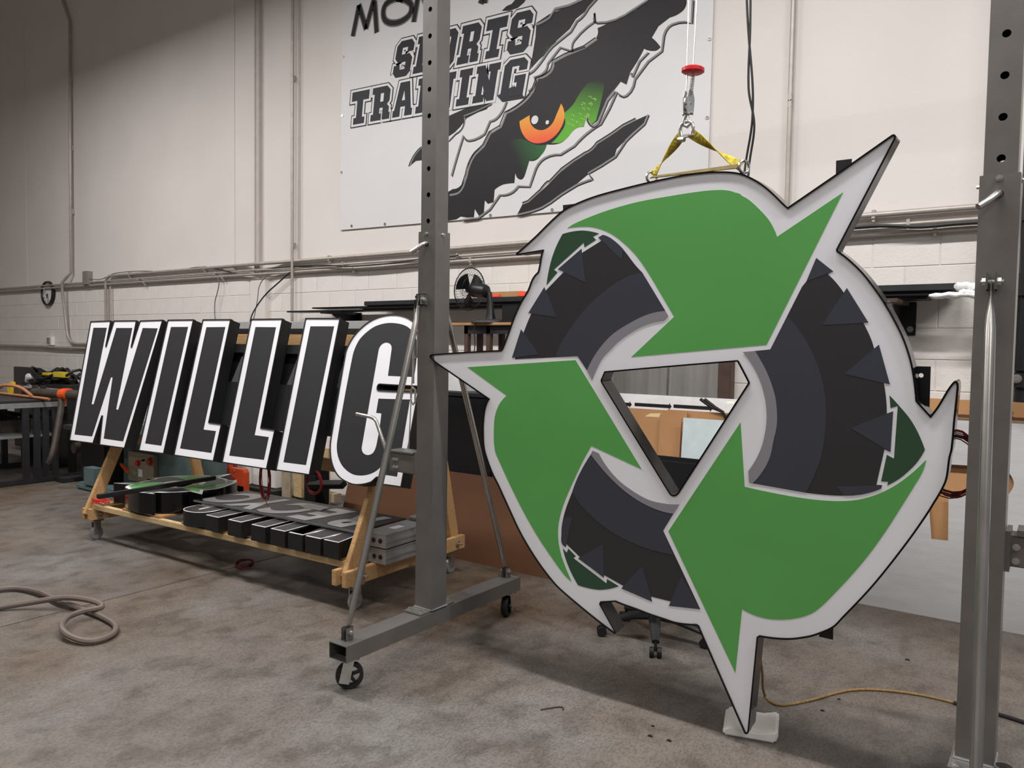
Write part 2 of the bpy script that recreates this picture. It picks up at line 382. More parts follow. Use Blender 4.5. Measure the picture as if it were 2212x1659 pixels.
def cable(name, label, pts, r, matn='cable_black', cat='cable', n=6, group=None):
    q = smooth([(p, True) for p in pts], False, n)
    return tag(MB().path(q, r, 8).build(name, matn, shade=True), label, cat, group)
CW = WY-.06
def wpt(x, y, Y=CW): return tuple(onY(x, y, Y))
cable('wall_cable', 'black cable hanging in a curve from the conduits to the lettering', [wpt(627, 588), wpt(600, 612), wpt(575, 635), wpt(556, 660), wpt(543, 685), wpt(538, 720)], .008)
cable('wall_cable', 'grey cable looping down beside the wall column', [wpt(585, 594), wpt(570, 602), wpt(560, 620), wpt(556, 650), wpt(548, 690)], .006, 'cable_grey')
cable('wall_cable', 'thin grey cable dropping from the conduits above the lettering', [wpt(468, 598), wpt(473, 610), wpt(470, 630), wpt(464, 655), wpt(466, 700)], .006, 'cable_grey')
cable('wall_cable', 'black cable strung along the conduits left of the gantry post', [wpt(560, 582), wpt(640, 575), wpt(706, 573, WY-.09), wpt(760, 575, WY-.09), wpt(830, 570, WY-.09), wpt(910, 560, WY-.09), wpt(990, 552, WY-.08)], .007)
cable('wall_cable', 'black cable strung along the conduits at the right of the sign', [wpt(1830, 494, WY-.09), wpt(1900, 488, WY-.09), wpt(1990, 490, WY-.09), wpt(2060, 484, WY-.09), wpt(2150, 478, WY-.09), wpt(2230, 470, WY-.09)], .012)
cable('wall_cable', 'thin grey cable sagging between junction box and elbow', [wpt(188, 600), wpt(205, 604), wpt(222, 602), wpt(250, 590), wpt(330, 586)], .006, 'cable_grey')
cable('wall_cable', 'thin black cable looping over the top conduit left of the column', [wpt(400, 582), wpt(430, 577), wpt(460, 580), wpt(500, 588)], .005)
# wall clock
cl = onY(108, 634, WY); cx, cz = cl[0], cl[2]
t = thing('wall_clock', 'round black-rimmed wall clock on the block wall at left', 'clock', (cx, WY-.05, cz-.18))
MB().lathe([(.150, -.004), (.165, -.055), (.18, -.055), (.185, -.03), (.185, -.002), (0, -.002)], (cx, WY, cz), (0, 1, 0), 36).build('rim', 'fan_black', t, shade=True)
MB().lathe([(0, -.03), (.162, -.03), (.162, -.02), (0, -.02)], (cx, WY, cz), (0, 1, 0), 36).build('clock_face', 'clock_face', t)
fc = Frame((cx, WY-.032, cz), (1, 0, 0), (0, 0, 1), (0, 1, 0))
for i in range(12):
    a = math.radians(30*i); c, s = math.sin(a), math.cos(a)
    MB().box(fc.P(c*.135, s*.135), (.010, .003, .028), ((s, 0, -c), (0, 1, 0), (c, 0, s))).build('hour_mark', 'ink', t)
for a, l, w, nm in ((math.radians(172), .12, .008, 'minute_hand'), (math.radians(205), .08, .012, 'hour_hand')):
    c, s = math.sin(a), math.cos(a); MB().box(fc.P(c*l/2, s*l/2, -.005), (w, .003, l), ((s, 0, -c), (0, 1, 0), (c, 0, s))).build(nm, 'ink', t)
MB().box(fc.P(-.05, -.02, -.003), (.04, .002, .012), ((.9, 0, .43), (0, 1, 0), (-.43, 0, .9))).build('second_hand', 'red', t)
# ================================================================== BANNER
BY = WY-.030
fb = Frame((-6.05, BY, 2.70), (1, 0, 0), (0, 0, 1), (0, 1, 0))
bl = fb.px(735, 497); br_z = fb.px(1217, 456)
ur = fb.px(1535, 150)[0]
bt = thing('wall_banner', 'large white vinyl banner with a green-eyed claw-mark print on the wall', 'banner', fb.P(bl[0], bl[1]))
slope = (br_z[1]-bl[1])/(br_z[0]-bl[0])
MB().prism([(bl[0], bl[1]), (ur, bl[1]+slope*(ur-bl[0])), (ur+.02, 3.2), (bl[0]+.02, 3.2)], [], fb, 0, .012).build('sheet', 'banner', bt)
def printed(txt, matn, lay, name='print', n=4, poly=None):
    p = poly if poly is not None else outline(txt, fb, True, n)
    return MB().prism(p, [], fb, -.0008*lay, -.0008*lay+.0006).build(name, matn, bt)
def ribbon(txt, w, matn, lay, name='tear_line'):
    p = outline(txt, fb, False, 3); mb = MB(); L_, R2 = [], []
    for i, q in enumerate(p):
        a = np.array(p[max(0, i-1)]); b = np.array(p[min(len(p)-1, i+1)]); d = _n(b-a); nn = np.array([-d[1], d[0]])*w/2
        L_.append(tuple(np.array(q)+nn)); R2.append(tuple(np.array(q)-nn))
    vs_ = [fb.P(*q, -.0008*lay) for q in L_]+[fb.P(*q, -.0008*lay) for q in R2]; k = len(L_)
    mb.add(vs_, [(i, i+1, k+i+1, k+i) for i in range(k-1)]); return mb.build(name, matn, bt)
MAIN = "TB 655,1256 700,1248 725,1232 760,1238 800,1236 805,1190 830,1230 855,1235 862,1140 880,1160 912,1150 918,1080 ~945,1060 ~975,1048 1030,1042 1035,985 ~1065,1022 1092,990 1115,915 ~1150,912 ~1180,885 1215,822 ~1290,815 ~1330,785 ~1375,735 1425,722 1440,660 1470,712 1500,690 1535,625 1560,565 1600,510 1635,465 1668,482 1690,410 ~1735,340 1768,278 ~1830,290 1862,268 ~1835,235 1812,215 1850,150 1915,100 ~1985,65 2010,20 2010,-120 1850,-120 1790,0 1720,60 1650,95 1580,125 1503,160 ~1495,215 1430,265 1320,310 1250,350 ~1230,405 1160,440 1130,520 1070,580 980,640 ~950,715 890,750 850,830 800,870 770,930 750,1010 ~720,1060 680,1075 655,1090 620,1130 590,1160 560,1215 515,1262 540,1266 600,1260"
UPPER = "TB 1155,130 1230,80 1330,40 1440,-30 1530,-60 1460,40 1440,60 1380,108 1345,165 1270,232 1230,290 1170,340 1125,390 1130,330 1150,210"
SMALL = "TB 958,62 985,35 1015,22 1050,-20 1120,-40 1085,15 1050,45 1000,62"
LOWER = "TB 1045,1222 1078,1158 1110,1150 1180,1090 1230,1042 1300,972 1370,920 1430,882 1500,822 1580,772 1650,722 1720,684 1792,652 1765,702 1700,760 1660,800 1612,848 1600,888 1520,940 1440,1000 1380,1050 1300,1100 1230,1150 1180,1180 1100,1212"
LEFT = "TB 580,745 655,660 740,622 800,600 905,578 872,622 822,640 760,672 722,722 692,752 655,778 560,868 505,912 470,916 435,945 470,872 505,838"
for s, nm in ((MAIN, 'claw_mark'), (UPPER, 'claw_mark'), (SMALL, 'claw_mark'), (LOWER, 'claw_mark'), (LEFT, 'claw_mark')):
    printed(s, 'ink', 1, nm)
def double(txt, dx=7, dy=5):
    ribbon(txt, .018, 'ink_grey', 2); 
    toks = txt.split(); out = []
    for k in toks:
        if ',' in k:
            sm = '~' if k[0] == '~' else ''; x, y = k.lstrip('~').split(','); out.append('%s%g,%g' % (sm, float(x)+dx, float(y)+dy))
        else: out.append(k)
    ribbon(' '.join(out), .010, 'ink', 3)
double("TB 735,1252 ~780,1245 820,1242 890,1190 945,1110 ~1005,1100 1050,1060 1115,1062 1150,960 ~1200,900 1290,880 1370,830 ~1440,760 1520,705 1570,615 1612,522 ~1665,545 1715,450 1790,350 1868,290 1880,200 ~1925,140 2038,132 2045,0")
double("TB 1045,1222 ~1120,1205 1185,1182 1235,1152 1300,1104 1385,1052 ~1440,1030 1475,1020 1450,985 1525,942 1605,890 1665,800 1702,764 1770,704 1792,652", 5, 6)
double("TB 1078,1158 1110,1146 1180,1082 ~1215,1040 1232,1034 1300,962 1370,912 1432,872 ~1470,850 1500,814 1580,764 1650,714 1722,678", -3, -5)
double("TB 662,1110 690,1105 ~725,1085 748,1035 760,1000 ~780,930 812,875 858,832 895,758 955,722 985,645 ~1075,590 1136,522 1164,446 ~1235,412 1255,352 1325,314 1432,270 1500,222", -9, -8)
double("TB 672,1000 ~700,900 740,770 ~770,800 860,760 890,690 ~940,660 985,575", 6, 6)
double("TB 662,800 700,760 ~740,720 745,660 ~800,640 905,590", -4, 6)
double("TB 435,945 ~465,880 505,835", -6, 2)
double("TB 1360,290 ~1370,230 1490,120 1485,75 ~1500,130 1660,85 1790,0", 4, 6)
double("TB 1150,140 ~1180,130 1230,100 1260,50 1340,30 1430,-10", 5, 8)
double("TB 1110,420 ~1150,390 1215,300 1245,265 ~1275,240 1350,180 1385,120 ~1420,90 1450,45 1500,-10", 6, 5)
double("TB 1110,520 ~1150,470 1140,440 ~1200,410 1220,360 1290,270 1350,290 1430,262", 5, 6)
double("TB 1690,415 1700,440 1740,350 1790,300", 8, 2)
double("TB 1440,662 ~1470,714 1508,690 1560,565 1600,515", 6, 10)
printed("TB 1300,650 ~1360,600 ~1410,520 ~1470,460 1545,480 1520,590 1495,685 1470,708 1440,662 1425,720 ~1375,735 ~1330,785 1290,813 1240,815 ~1290,760 ~1320,700", 'print_green', 2, 'green_scales')
printed("TB 960,880 ~1020,800 1100,800 ~1160,825 1215,822 ~1180,885 1115,915 1092,990 ~1040,985 ~980,950", 'print_glow', 2, 'green_glow')
printed("TB 1150,250 1232,262 1225,292 1172,338 1128,385 1132,320", 'print_glow_up', 2, 'green_glow')
printed("TB 1060,690 ~1072,750 ~1108,798 ~1160,816 ~1225,800 ~1282,750 ~1314,680 ~1312,625 1296,590 ~1275,640 ~1245,705 ~1200,738 ~1155,735 ~1125,705 1118,655", 'print_iris', 3, 'iris')
def disc(x, y, r, matn, lay, nm):
    c = fb.px(720+x/2.633, y/2.633); e = fb.px(720+(x+r)/2.633, y/2.633); q = math.dist(c, e)
    printed(None, matn, lay, nm, poly=[(c[0]+q*math.cos(k*.524), c[1]+q*math.sin(k*.524)) for k in range(12)])
disc(1147, 682, 20, 'ink_white', 4, 'eye_highlight'); disc(1218, 696, 10, 'ink_white', 4, 'eye_highlight')
random.seed(3)
for k in range(26):
    u, v = random.random(), random.random()
    x = 1330+u*170-(1-v)*20; y = 760-u*190+(v-.5)*90
    if x > 1505 or y > 770: continue
    ribbon("TB %g,%g ~%g,%g ~%g,%g %g,%g" % (x-9, y-7, x-2, y-9, x+6, y-4, x+9, y+4), .005, 'print_lime', 4, 'scale_mark')
G = {'S': ([(1.6, 12), (6.4, 12), (8, 10.4), (8, 8), (5.2, 8), (5.2, 9.6), (2.8, 9.6), (2.8, 7.4), (6.4, 7.4), (8, 5.8), (8, 1.6), (6.4, 0), (1.6, 0), (0, 1.6), (0, 4), (2.8, 4), (2.8, 2.4), (5.2, 2.4), (5.2, 4.8), (1.6, 4.8), (0, 6.4), (0, 10.4)], None),
     'P': ([(0, 12), (6.4, 12), (8, 10.4), (8, 6), (6.4, 4.4), (3.8, 4.4), (3.8, 2.4), (4.8, 2.4), (4.8, 0), (0, 0), (0, 2.4), (1, 2.4), (1, 9.6), (0, 9.6)], [(3.8, 9.6), (5.2, 9.6), (5.2, 6.8), (3.8, 6.8)]),
     'O': ([(1.6, 12), (6.4, 12), (8, 10.4), (8, 1.6), (6.4, 0), (1.6, 0), (0, 1.6), (0, 10.4)], [(2.8, 9.6), (5.2, 9.6), (5.2, 2.4), (2.8, 2.4)]),
     'R': ([(0, 12), (6.4, 12), (8, 10.4), (8, 6.6), (7, 5.4), (8, 4.4), (8, 2.4), (8.6, 2.4), (8.6, 0), (5.6, 0), (5.2, .4), (5.2, 4.4), (3.8, 4.4), (3.8, 2.4), (4.6, 2.4), (4.6, 0), (0, 0), (0, 2.4), (1, 2.4), (1, 9.6), (0, 9.6)], [(3.8, 9.6), (5.2, 9.6), (5.2, 6.6), (3.8, 6.6)]),
     'T': ([(0, 12), (8, 12), (8, 8.6), (5.4, 8.6), (5.4, 2.4), (6.6, 2.4), (6.6, 0), (1.4, 0), (1.4, 2.4), (2.6, 2.4), (2.6, 8.6), (0, 8.6)], None),
     'I': ([(0, 12), (4.8, 12), (4.8, 9.6), (3.8, 9.6), (3.8, 2.4), (4.8, 2.4), (4.8, 0), (0, 0), (0, 2.4), (1, 2.4), (1, 9.6), (0, 9.6)], None),
     'A': ([(2, 12), (6, 12), (7.6, 2.4), (8.2, 2.4), (8.2, 0), (5, 0), (5, 3.4), (3, 3.4), (3, 0), (-.2, 0), (-.2, 2.4), (.4, 2.4)], [(4, 9), (4.7, 5.6), (3.3, 5.6)]),
     'N': ([(0, 12), (3, 12), (5.2, 6.6), (5.2, 9.6), (4.4, 9.6), (4.4, 12), (8.6, 12), (8.6, 9.6), (7.8, 9.6), (7.8, 0), (5.2, 0), (3, 5.4), (3, 2.4), (4, 2.4), (4, 0), (0, 0), (0, 2.4), (.8, 2.4), (.8, 9.6), (0, 9.6)], None),
     'G': ([(1.6, 12), (6.4, 12), (8, 10.4), (8, 8), (5.2, 8), (5.2, 9.6), (2.8, 9.6), (2.8, 2.4), (5.2, 2.4), (5.2, 4.4), (4.2, 4.4), (4.2, 6.6), (8, 6.6), (8, 0), (1.6, 0), (0, 1.6), (0, 10.4)], None)}
def block_text(word, quad, gap=1.5):
    W = sum(max(p[0] for p in G[c][0]) for c in word)+gap*(len(word)-1)
    q = [np.array(fb.px(720+x/2.633, y/2.633)) for x, y in quad]      # BL BR TR TL
    def mp(x, y):
        s, t_ = x/W, y/12.0; p = (q[0]*(1-s)+q[1]*s)*(1-t_)+(q[3]*(1-s)+q[2]*s)*t_; return (float(p[0]), float(p[1]))
    x0 = 0
    for c in word:
        out, hole = G[c]; sh = lambda P: [mp(x0+x, y) for x, y in P]
        root = MB().prism(sh(offset(out, -1.15)), [], fb, -.0040, -.0036).build('print_letter', 'ink_navy', bt)
        MB().prism(sh(offset(out, -.8)), [], fb, -.0048, -.0044).build('letter_border', 'ink_white', root)
        MB().prism(sh(out), [sh(hole)] if hole else [], fb, -.0056, -.0052).build('letter_fill', 'ink_navy', root)
        x0 += max(p[0] for p in out)+gap
block_text('SPORTS', [(335, 447), (1106, 290), (1146, 50), (372, 240)])
block_text('TRAINING', [(97, 714), (1078, 540), (1116, 320), (112, 528)])
for seg in ("TB 112,207 148,30", "TB 146,28 188,165", "TB 186,165 233,-5", "TB 236,10 248,186", "TB 458,126 490,-60", "TB 500,-50 560,90", "TB 558,90 590,-80", "TB 838,22 862,-40", "TB 862,20 868,-40"):
    ribbon(seg, .070, 'ink_olive', 4, 'print_stroke'); ribbon(seg, .046, 'ink', 5, 'print_stroke')
for w, m_, l in ((.070, 'ink_olive', 4), (.046, 'ink', 5)):
    ribbon("TB ~362,-10 ~440,20 ~442,70 ~405,112 ~350,132 ~300,120 ~285,75 ~300,25 ~362,-10 ~400,0", w, m_, l, 'print_stroke')
for x, y in ((760, 488), (832, 484), (1060, 465), (1193, 453), (738, 372), (740, 250), (742, 122), (1528, 254), (1533, 84)):
    c = fb.px(x, y); MB().lathe([(.006, -.006), (.014, -.006), (.014, 0)], fb.P(*c), (0, 1, 0), 10).build('grommet', 'bolt', bt)
# ================================================================== HANGING RECYCLING SIGN
TL_ = math.radians(4.0); ct, st_ = math.cos(TL_), math.sin(TL_)
fs = Frame((-1.4, 2.855, 1.5), (1, 0, 0), (0, -st_, ct), (0, ct, st_))
S_OUT = ("T2 1575,75 1073,1038 1076,1050 ~1170,1120 ~1290,1235 ~1400,1375 ~1500,1520 T4 ~1400,130 ~1480,270 ~1560,430 ~1620,600 ~1655,760 1680,985 1800,1118 ~1870,1025 ~1950,890 ~2000,825 ~2020,818 ~2036,840 ~2035,900 ~2010,1130 ~1985,1400 "
         "T6 ~2045,200 ~2025,350 ~2000,430 1915,580 ~1840,700 ~1700,900 ~1500,1160 ~1340,1350 ~1120,1580 T7 ~2120,460 ~2000,515 ~1900,545 ~1720,565 1482,540 1466,550 1386,1362 ~1365,1380 1350,1365 960,475 ~945,448 920,442 ~760,425 ~650,390 ~530,350 ~400,300 ~300,265 235,238 110,245 103,262 240,508 228,514 "
         "~120,435 ~0,340 T5 ~860,1355 ~780,1275 ~640,1090 ~500,860 ~400,650 ~300,430 ~250,330 ~205,210 ~178,110 T3 ~470,1330 ~472,1250 ~482,1150 ~500,1085 520,1048 60,732 ~22,692 ~14,678 ~30,665 625,630 ~638,615 ~690,480 ~740,340 ~800,210 ~860,110 T1 ~200,970 248,912 ~262,850 ~272,785 287,725 62,762 62,748 ~110,710 ~240,590 ~350,480 ~470,375 ~600,310 ~760,250 ~1000,185 ~1250,125 ~1500,75 ~1700,50 ~1800,45 ~1900,47 ~2000,62 T2 ~350,430 ~450,495 ~540,575 ~600,635 645,676 1062,390 1540,54 ~1562,46 ~1576,58")
S_HOLE = "TH 105,490 75,560 ~82,580 660,1525 ~690,1542 730,1520 1330,585 ~1328,572 1240,403 ~1230,396"
so = outline(S_OUT, fs, n=4); sh = outline(S_HOLE, fs, n=3)
SD = .085
spt = fs.px(1611, 1583)
sign = thing('recycling_sign', 'huge lit cabinet sign of green arrows and tyre pieces hung from a sling', 'sign', fs.P(spt[0], spt[1], .04))
ARC_A = "T1 ~1200,1275 ~1050,1345 ~900,1440 ~800,1540 ~720,1655 T3 1368,802"
S_ART = [
 ('green_arrow', 'vinyl_green', "T2 1122,540 T4 380,500 T1 1050,1645 1420,1297 ~1310,1110 ~1200,925 ~1100,780 ~1000,675 ~900,595 ~800,545 ~700,520 ~600,519 498,530 ~560,490 ~700,430 ~850,375 ~1100,305 ~1400,250 ~1650,212 ~1800,200 ~1900,207 ~2000,240 T2 ~200,545 ~300,600 ~400,690 ~480,780 ~530,870 550,925"),
 ('green_arrow', 'vinyl_green', "T3 333,773 1268,712 T5 1540,297 1105,95 ~1030,230 ~950,400 ~880,560 ~840,680 ~818,800 ~820,920 ~845,1040 ~880,1140 935,1268 ~870,1210 ~760,1060 ~640,880 ~520,670 ~400,430 ~300,210 ~275,150 ~262,60 T3 ~562,1300 ~570,1200 ~600,1110 ~640,1050 672,1020"),
 ('green_arrow', 'vinyl_green', "T7 1270,860 T5 1770,833 T4 155,1170 T6 270,447 ~460,490 ~700,535 ~900,562 ~1100,572 ~1250,560 ~1400,520 ~1550,450 ~1700,345 1838,215 ~1830,265 ~1800,340 ~1740,440 ~1640,600 ~1500,820 ~1350,1030 ~1200,1210 ~1050,1370 ~950,1470 ~850,1545 ~720,1585 ~600,1598 ~480,1592 ~360,1562 248,1508"),
 ('tyre_piece', 'vinyl_dark', "T1 315,1065 630,740 790,640 765,610 805,588 ~880,622 ~980,715 ~1080,845 1145,915 1345,1247 "+ARC_A+" T3 1285,678 745,705 745,690 ~820,470 885,310 T1 185,1270"),
 ('tyre_piece', 'vinyl_dark', "T2 890,1108 1037,1224 990,1248 ~1060,1320 1125,1405 T4 ~1045,45 ~1130,150 ~1220,315 ~1280,440 ~1310,530 ~1350,680 ~1395,835 ~1415,980 1420,1095 1475,1075 1452,1428 1400,1405 ~1360,1580 T6 1410,432 1460,435 1450,462 ~1350,500 ~1250,520 ~1110,526 ~960,518 800,500 340,418 ~430,310 ~490,190 ~530,20 T4 ~440,1330 ~468,1200 ~470,1080 ~455,950 ~420,830 ~370,710 ~320,620 280,553 412,540 685,0 T2 805,1310"),
 ('tyre_piece', 'vinyl_dark', "T5 1100,168 ~1000,340 ~940,490 ~880,650 ~850,780 ~845,880 850,938 880,970 890,945 1005,1055 990,1068 1212,1232 1215,1212 1380,1305 1365,1328 1630,1440 1620,1398 1790,1440 1775,1478 2047,1508 1725,827 1815,680 ~1700,655 ~1550,590 ~1400,490 ~1250,350"),
 ('tyre_wall', 'vinyl_navy', "T1 1145,915 1345,1247 "+ARC_A+" T3 1285,678 1095,680 T1 ~470,1480 ~580,1320 ~720,1160 ~880,1030 ~1020,950"),
 ('tyre_wall', 'vinyl_navy', "T4 560,258 412,540 280,553 ~320,620 ~370,710 ~420,830 ~455,950 ~470,1080 ~468,1200 ~440,1330 T6 ~490,190 ~430,310 340,418 800,500 ~870,360 ~930,200 ~965,0 T4 ~895,1130 ~890,980 ~865,820 ~815,660 ~740,500 ~650,360"),
 ('tyre_wall', 'vinyl_navy', "T5 1100,168 ~1000,340 940,490 ~1020,610 ~1150,740 ~1300,850 ~1500,950 ~1650,1000 1810,1035 1725,827 1815,680 ~1700,655 ~1550,590 ~1400,490 ~1250,350"),
 ('tyre_rim', 'vinyl_grey', "T1 1345,1247 1372,1292 1330,1330 ~1220,1350 ~1100,1400 ~950,1500 ~860,1590 ~800,1655 T3 ~1450,790 1412,885 1368,802 T1 ~720,1655 ~800,1540 ~900,1440 ~1050,1345 ~1200,1275"),
 ('tyre_rim', 'vinyl_grey', "T4 175,562 280,553 ~320,620 ~370,710 ~420,830 ~455,950 ~470,1080 ~468,1200 ~440,1330 T6 ~490,190 ~430,310 340,418 308,412 302,312 ~380,190 ~430,60 T4 ~378,1180 ~378,1050 ~360,930 ~320,800 ~260,680"),
 ('tyre_rim', 'vinyl_grey', "T5 1100,168 1115,135 1170,158 ~1230,260 ~1330,380 ~1450,475 ~1600,560 ~1750,595 1868,600 1815,680 ~1700,655 ~1550,590 ~1400,490 ~1250,350"),
 ('leaf', 'vinyl_leaf', "T1 455,582 ~550,558 ~650,552 770,577 718,605 745,632 645,697 638,657 380,890 412,912 317,1025 ~330,930 ~360,800 ~400,690"),
 ('leaf', 'vinyl_leaf', "T4 1443,937 ~1520,1020 ~1620,1140 ~1690,1260 1750,1408 ~1680,1520 T6 ~1670,330 ~1600,385 1505,437 1510,405 1450,402 1500,172 1562,205 T4 1515,1030 1452,1048"),
 ('leaf', 'vinyl_leaf', "T5 858,980 892,1018 905,982 970,1048 950,1065 1235,1283 1240,1245 1342,1308 ~1250,1333 ~1150,1338 990,1300 ~930,1190 ~885,1080"),
] + [('tyre_lug', 'vinyl_lug', s) for s in ("T1 765,610 805,588 ~880,622 980,712 965,803", "T1 415,885 620,708 653,1000", "T1 298,1040 402,1300 160,1264", "T1 97,1405 248,1622 18,1652",
   "T4 1075,8 1262,308 862,328", "T4 1352,498 1447,843 1055,750", "T4 1475,1075 1452,1428 1108,1220", "T2 890,1108 1037,1224 805,1310", "T6 1068,447 1420,437 1455,462 ~1300,512 1130,525",
   "T5 862,720 938,708 885,968 ~850,938 ~845,880", "T5 1205,945 1212,1235 995,1065", "T5 1543,1135 1630,1442 1365,1328", "T5 1885,1222 2047,1508 1775,1478")]
ART_UV = [(nm, m_, outline(s, fs, n=4)) for nm, m_, s in S_ART]
def sign_body(fr, so_, sh_, art, root, depth, lip, inset, wall_t, eps):
    hi = offset(so_, wall_t); hh = offset(sh_, -wall_t)
    mb = MB().prism(so_, [hi], fr, 0, depth).prism(hh, [sh_], fr, 0, depth)
    ret = mb.build('return', 'black_gloss', root)
    MB().prism(offset(so_, -lip), [offset(so_, wall_t*.4)], fr, 0, depth*.36).prism(offset(sh_, -lip), [offset(sh_, lip)], fr, 0, depth*.36).build('retainer', 'black_gloss', ret)
    MB().prism(offset(so_, wall_t*.8), [offset(sh_, -wall_t*.8)], fr, inset, inset+.004).build('face', 'acrylic', root)
    MB().prism(offset(so_, wall_t*.8), [offset(sh_, -wall_t*.8)], fr, depth-.004, depth-.001).build('back', 'black_satin', root)
    order = {'green_arrow': 1, 'tyre_piece': 1, 'tyre_wall': 2, 'tyre_rim': 3, 'leaf': 1, 'tyre_lug': 2}
    for nm, m_, uv in art:
        l = order[nm]; MB().prism(uv, [], fr, inset-eps*l, inset-eps*(l-1)).build(nm, m_, root)
sign_body(fs, so, sh, ART_UV, sign, SD, .0022, .0055, .004, .0006)
# mounting tabs, eye bolts on the sign
def tab(x0, y0, x1, y1, w=SD+.01, hole=None):
    fw_ = Frame(fs.P(0, 0, w), fs.a, fs.b, fs.n)
    a, b = fw_.px(x0, y0), fw_.px(x1, y1); lo = (min(a[0], b[0]), min(a[1], b[1])); hi = (max(a[0], b[0]), max(a[1], b[1]))
    hs = []
    if hole:
        c = fw_.px(*hole); hs = [[(c[0]+.008*math.cos(k*.6283), c[1]+.008*math.sin(k*.6283)) for k in range(10)]]
    MB().prism([lo, (hi[0], lo[1]), hi, (lo[0], hi[1])], hs, fs, w, w+.006).build('mounting_tab', 'black_matte', sign)
tab(1806, 347, 1838, 420); tab(1972, 791, 2007, 900, hole=(1989.5, 811)); tab(1216, 443, 1240, 480); tab(1770, 1330, 1799, 1382)
eyes = []
for x, y in ((1397, 386), (1598, 363)):
    u, v = fs.px(x, y); c = fs.P(u, v+.010, .045); eyes.append(c)
    ring = [c+.023*(math.cos(k*.5236)*V(.55, .83, 0)+math.sin(k*.5236)*V(0, 0, 1)) for k in range(12)]
    MB().path(ring, .0055, 8, closed=True).cyl(c-V(0, 0, .019), c-V(0, 0, .06), .006, 8).build('eye_bolt', 'zinc', sign, shade=True)
u, v = fs.px(1378, 402)
MB().path([fs.P(u-.055, v-.014, .10), fs.P(u-.02, v+.006, .10), fs.P(u+.04, v+.016, .10), fs.P(u+.09, v+.02, .10)], [.006, .014, .016, .008], 10, flat=.7).build('orange_cap', 'orange_dark', sign, shade=True)
# red wire coil at the sign's right edge
def coil(name, label, c, ru, rv, ax_u, ax_v, turns, r, matn, jit, cat='wire coil', parent=None, group=None):
    rnd = random.Random(hash(label) % 1000 if False else len(label)); mb = MB(); ax_u, ax_v = V(*ax_u), V(*ax_v); nn = np.cross(ax_u, ax_v)
    for k in range(turns):
        s1, s2 = 1+rnd.uniform(-jit, jit), 1+rnd.uniform(-jit, jit); d = V(*c)+ax_u*rnd.uniform(-jit, jit)*ru+ax_v*rnd.uniform(-jit, jit)*rv+nn*rnd.uniform(-1, 1)*r*3
        mb.path([d+ax_u*ru*s1*math.cos(q*.3142)+ax_v*rv*s2*math.sin(q*.3142)+nn*r*2*math.sin(q*.3142*2+k) for q in range(20)], r, 6, closed=True)
    o = mb.build(name, matn, parent, shade=True)
    return o if parent is not None else tag(o, label, cat, group)
c = onY(2057, 1003, 2.98)
coil('wire_coil', 'coil of dark red wire hanging behind the right edge of the big sign', c, .078, .105, (1, .12, 0), (0, 0, 1), 11, .0022, 'wire_red', .09)
# ================================================================== WILLIG LETTERS
YW = math.radians(3.3); LEAN = math.radians(17)
ex = V(math.cos(YW), math.sin(YW), 0); ey = V(-math.sin(YW), math.cos(YW), 0)
flt = Frame((-3.731, 3.10, .758), ex, ey*math.sin(LEAN)+V(0, 0, math.cos(LEAN)), ey*math.cos(LEAN)-V(0, 0, math.sin(LEAN)))
LET = [('W', "T8 222,98 393,92 350,312 355,315 425,92 615,90 570,318 576,320 650,92 842,85 512,1190 298,1160 324,912 316,912 240,1148 38,1122",
        "T8 242,150 358,150 226,810 243,812 440,152 578,152 438,856 456,858 668,152 798,155 497,1133 330,1108 407,580 393,580 230,1090 78,1073", 'leftmost letter W on the rack, black with a white edge'),
       ('I', "T8 890,85 1108,82 850,1237 637,1210", "T8 912,143 1060,142 828,1170 688,1150", 'tall letter I standing just right of the W on the rack'),
       ('L', "T8 1192,82 1430,80 1240,970 1350,985 1280,1302 940,1250", "T8 1218,145 1382,143 1193,1030 1300,1043 1260,1232 990,1193", 'tall letter L, the first of the two L letters on the rack'),
       ('L', "T8 1610,78 1877,75 1690,1018 1812,1035 1740,1370 1357,1312", "T8 1642,143 1820,145 1635,1078 1757,1095 1715,1292 1415,1255", 'tall letter L, the second of the two L letters, red coil below'),
       ('I', "T9 880,70 1175,70 910,1420 622,1378", "T9 917,137 1122,137 878,1337 683,1312", 'tall letter I standing just left of the G on the rack'),
       ('G', "T9 ~1620,38 ~1720,50 ~1800,92 ~1870,170 ~1900,260 ~1900,360 1860,650 ~1850,655 1520,637 ~1502,650 1497,685 ~1510,692 1850,706 1702,1525 1495,1496 ~1505,1440 ~1440,1485 ~1330,1506 ~1250,1490 ~1160,1430 ~1105,1320 ~1090,1180 ~1110,1030 1225,360 ~1260,280 ~1310,205 ~1400,118 ~1500,62",
        "T9 ~1630,108 ~1740,132 ~1805,192 ~1838,290 1812,575 1587,565 1618,340 ~1610,295 ~1570,278 ~1528,300 1505,350 1362,1170 ~1368,1225 ~1410,1250 ~1460,1228 ~1490,1150 1530,890 1485,885 1505,762 1778,770 1665,1437 1520,1415 1535,1340 ~1460,1402 ~1360,1427 ~1270,1410 ~1190,1340 ~1150,1240 ~1148,1130 1280,400 ~1305,320 ~1350,240 ~1450,152 ~1540,116", 'curved letter G at the right end of the rack behind the gantry brace')]
LUV = [(c, outline(a, flt), outline(b, flt), lb) for c, a, b, lb in LET]
LD = .09
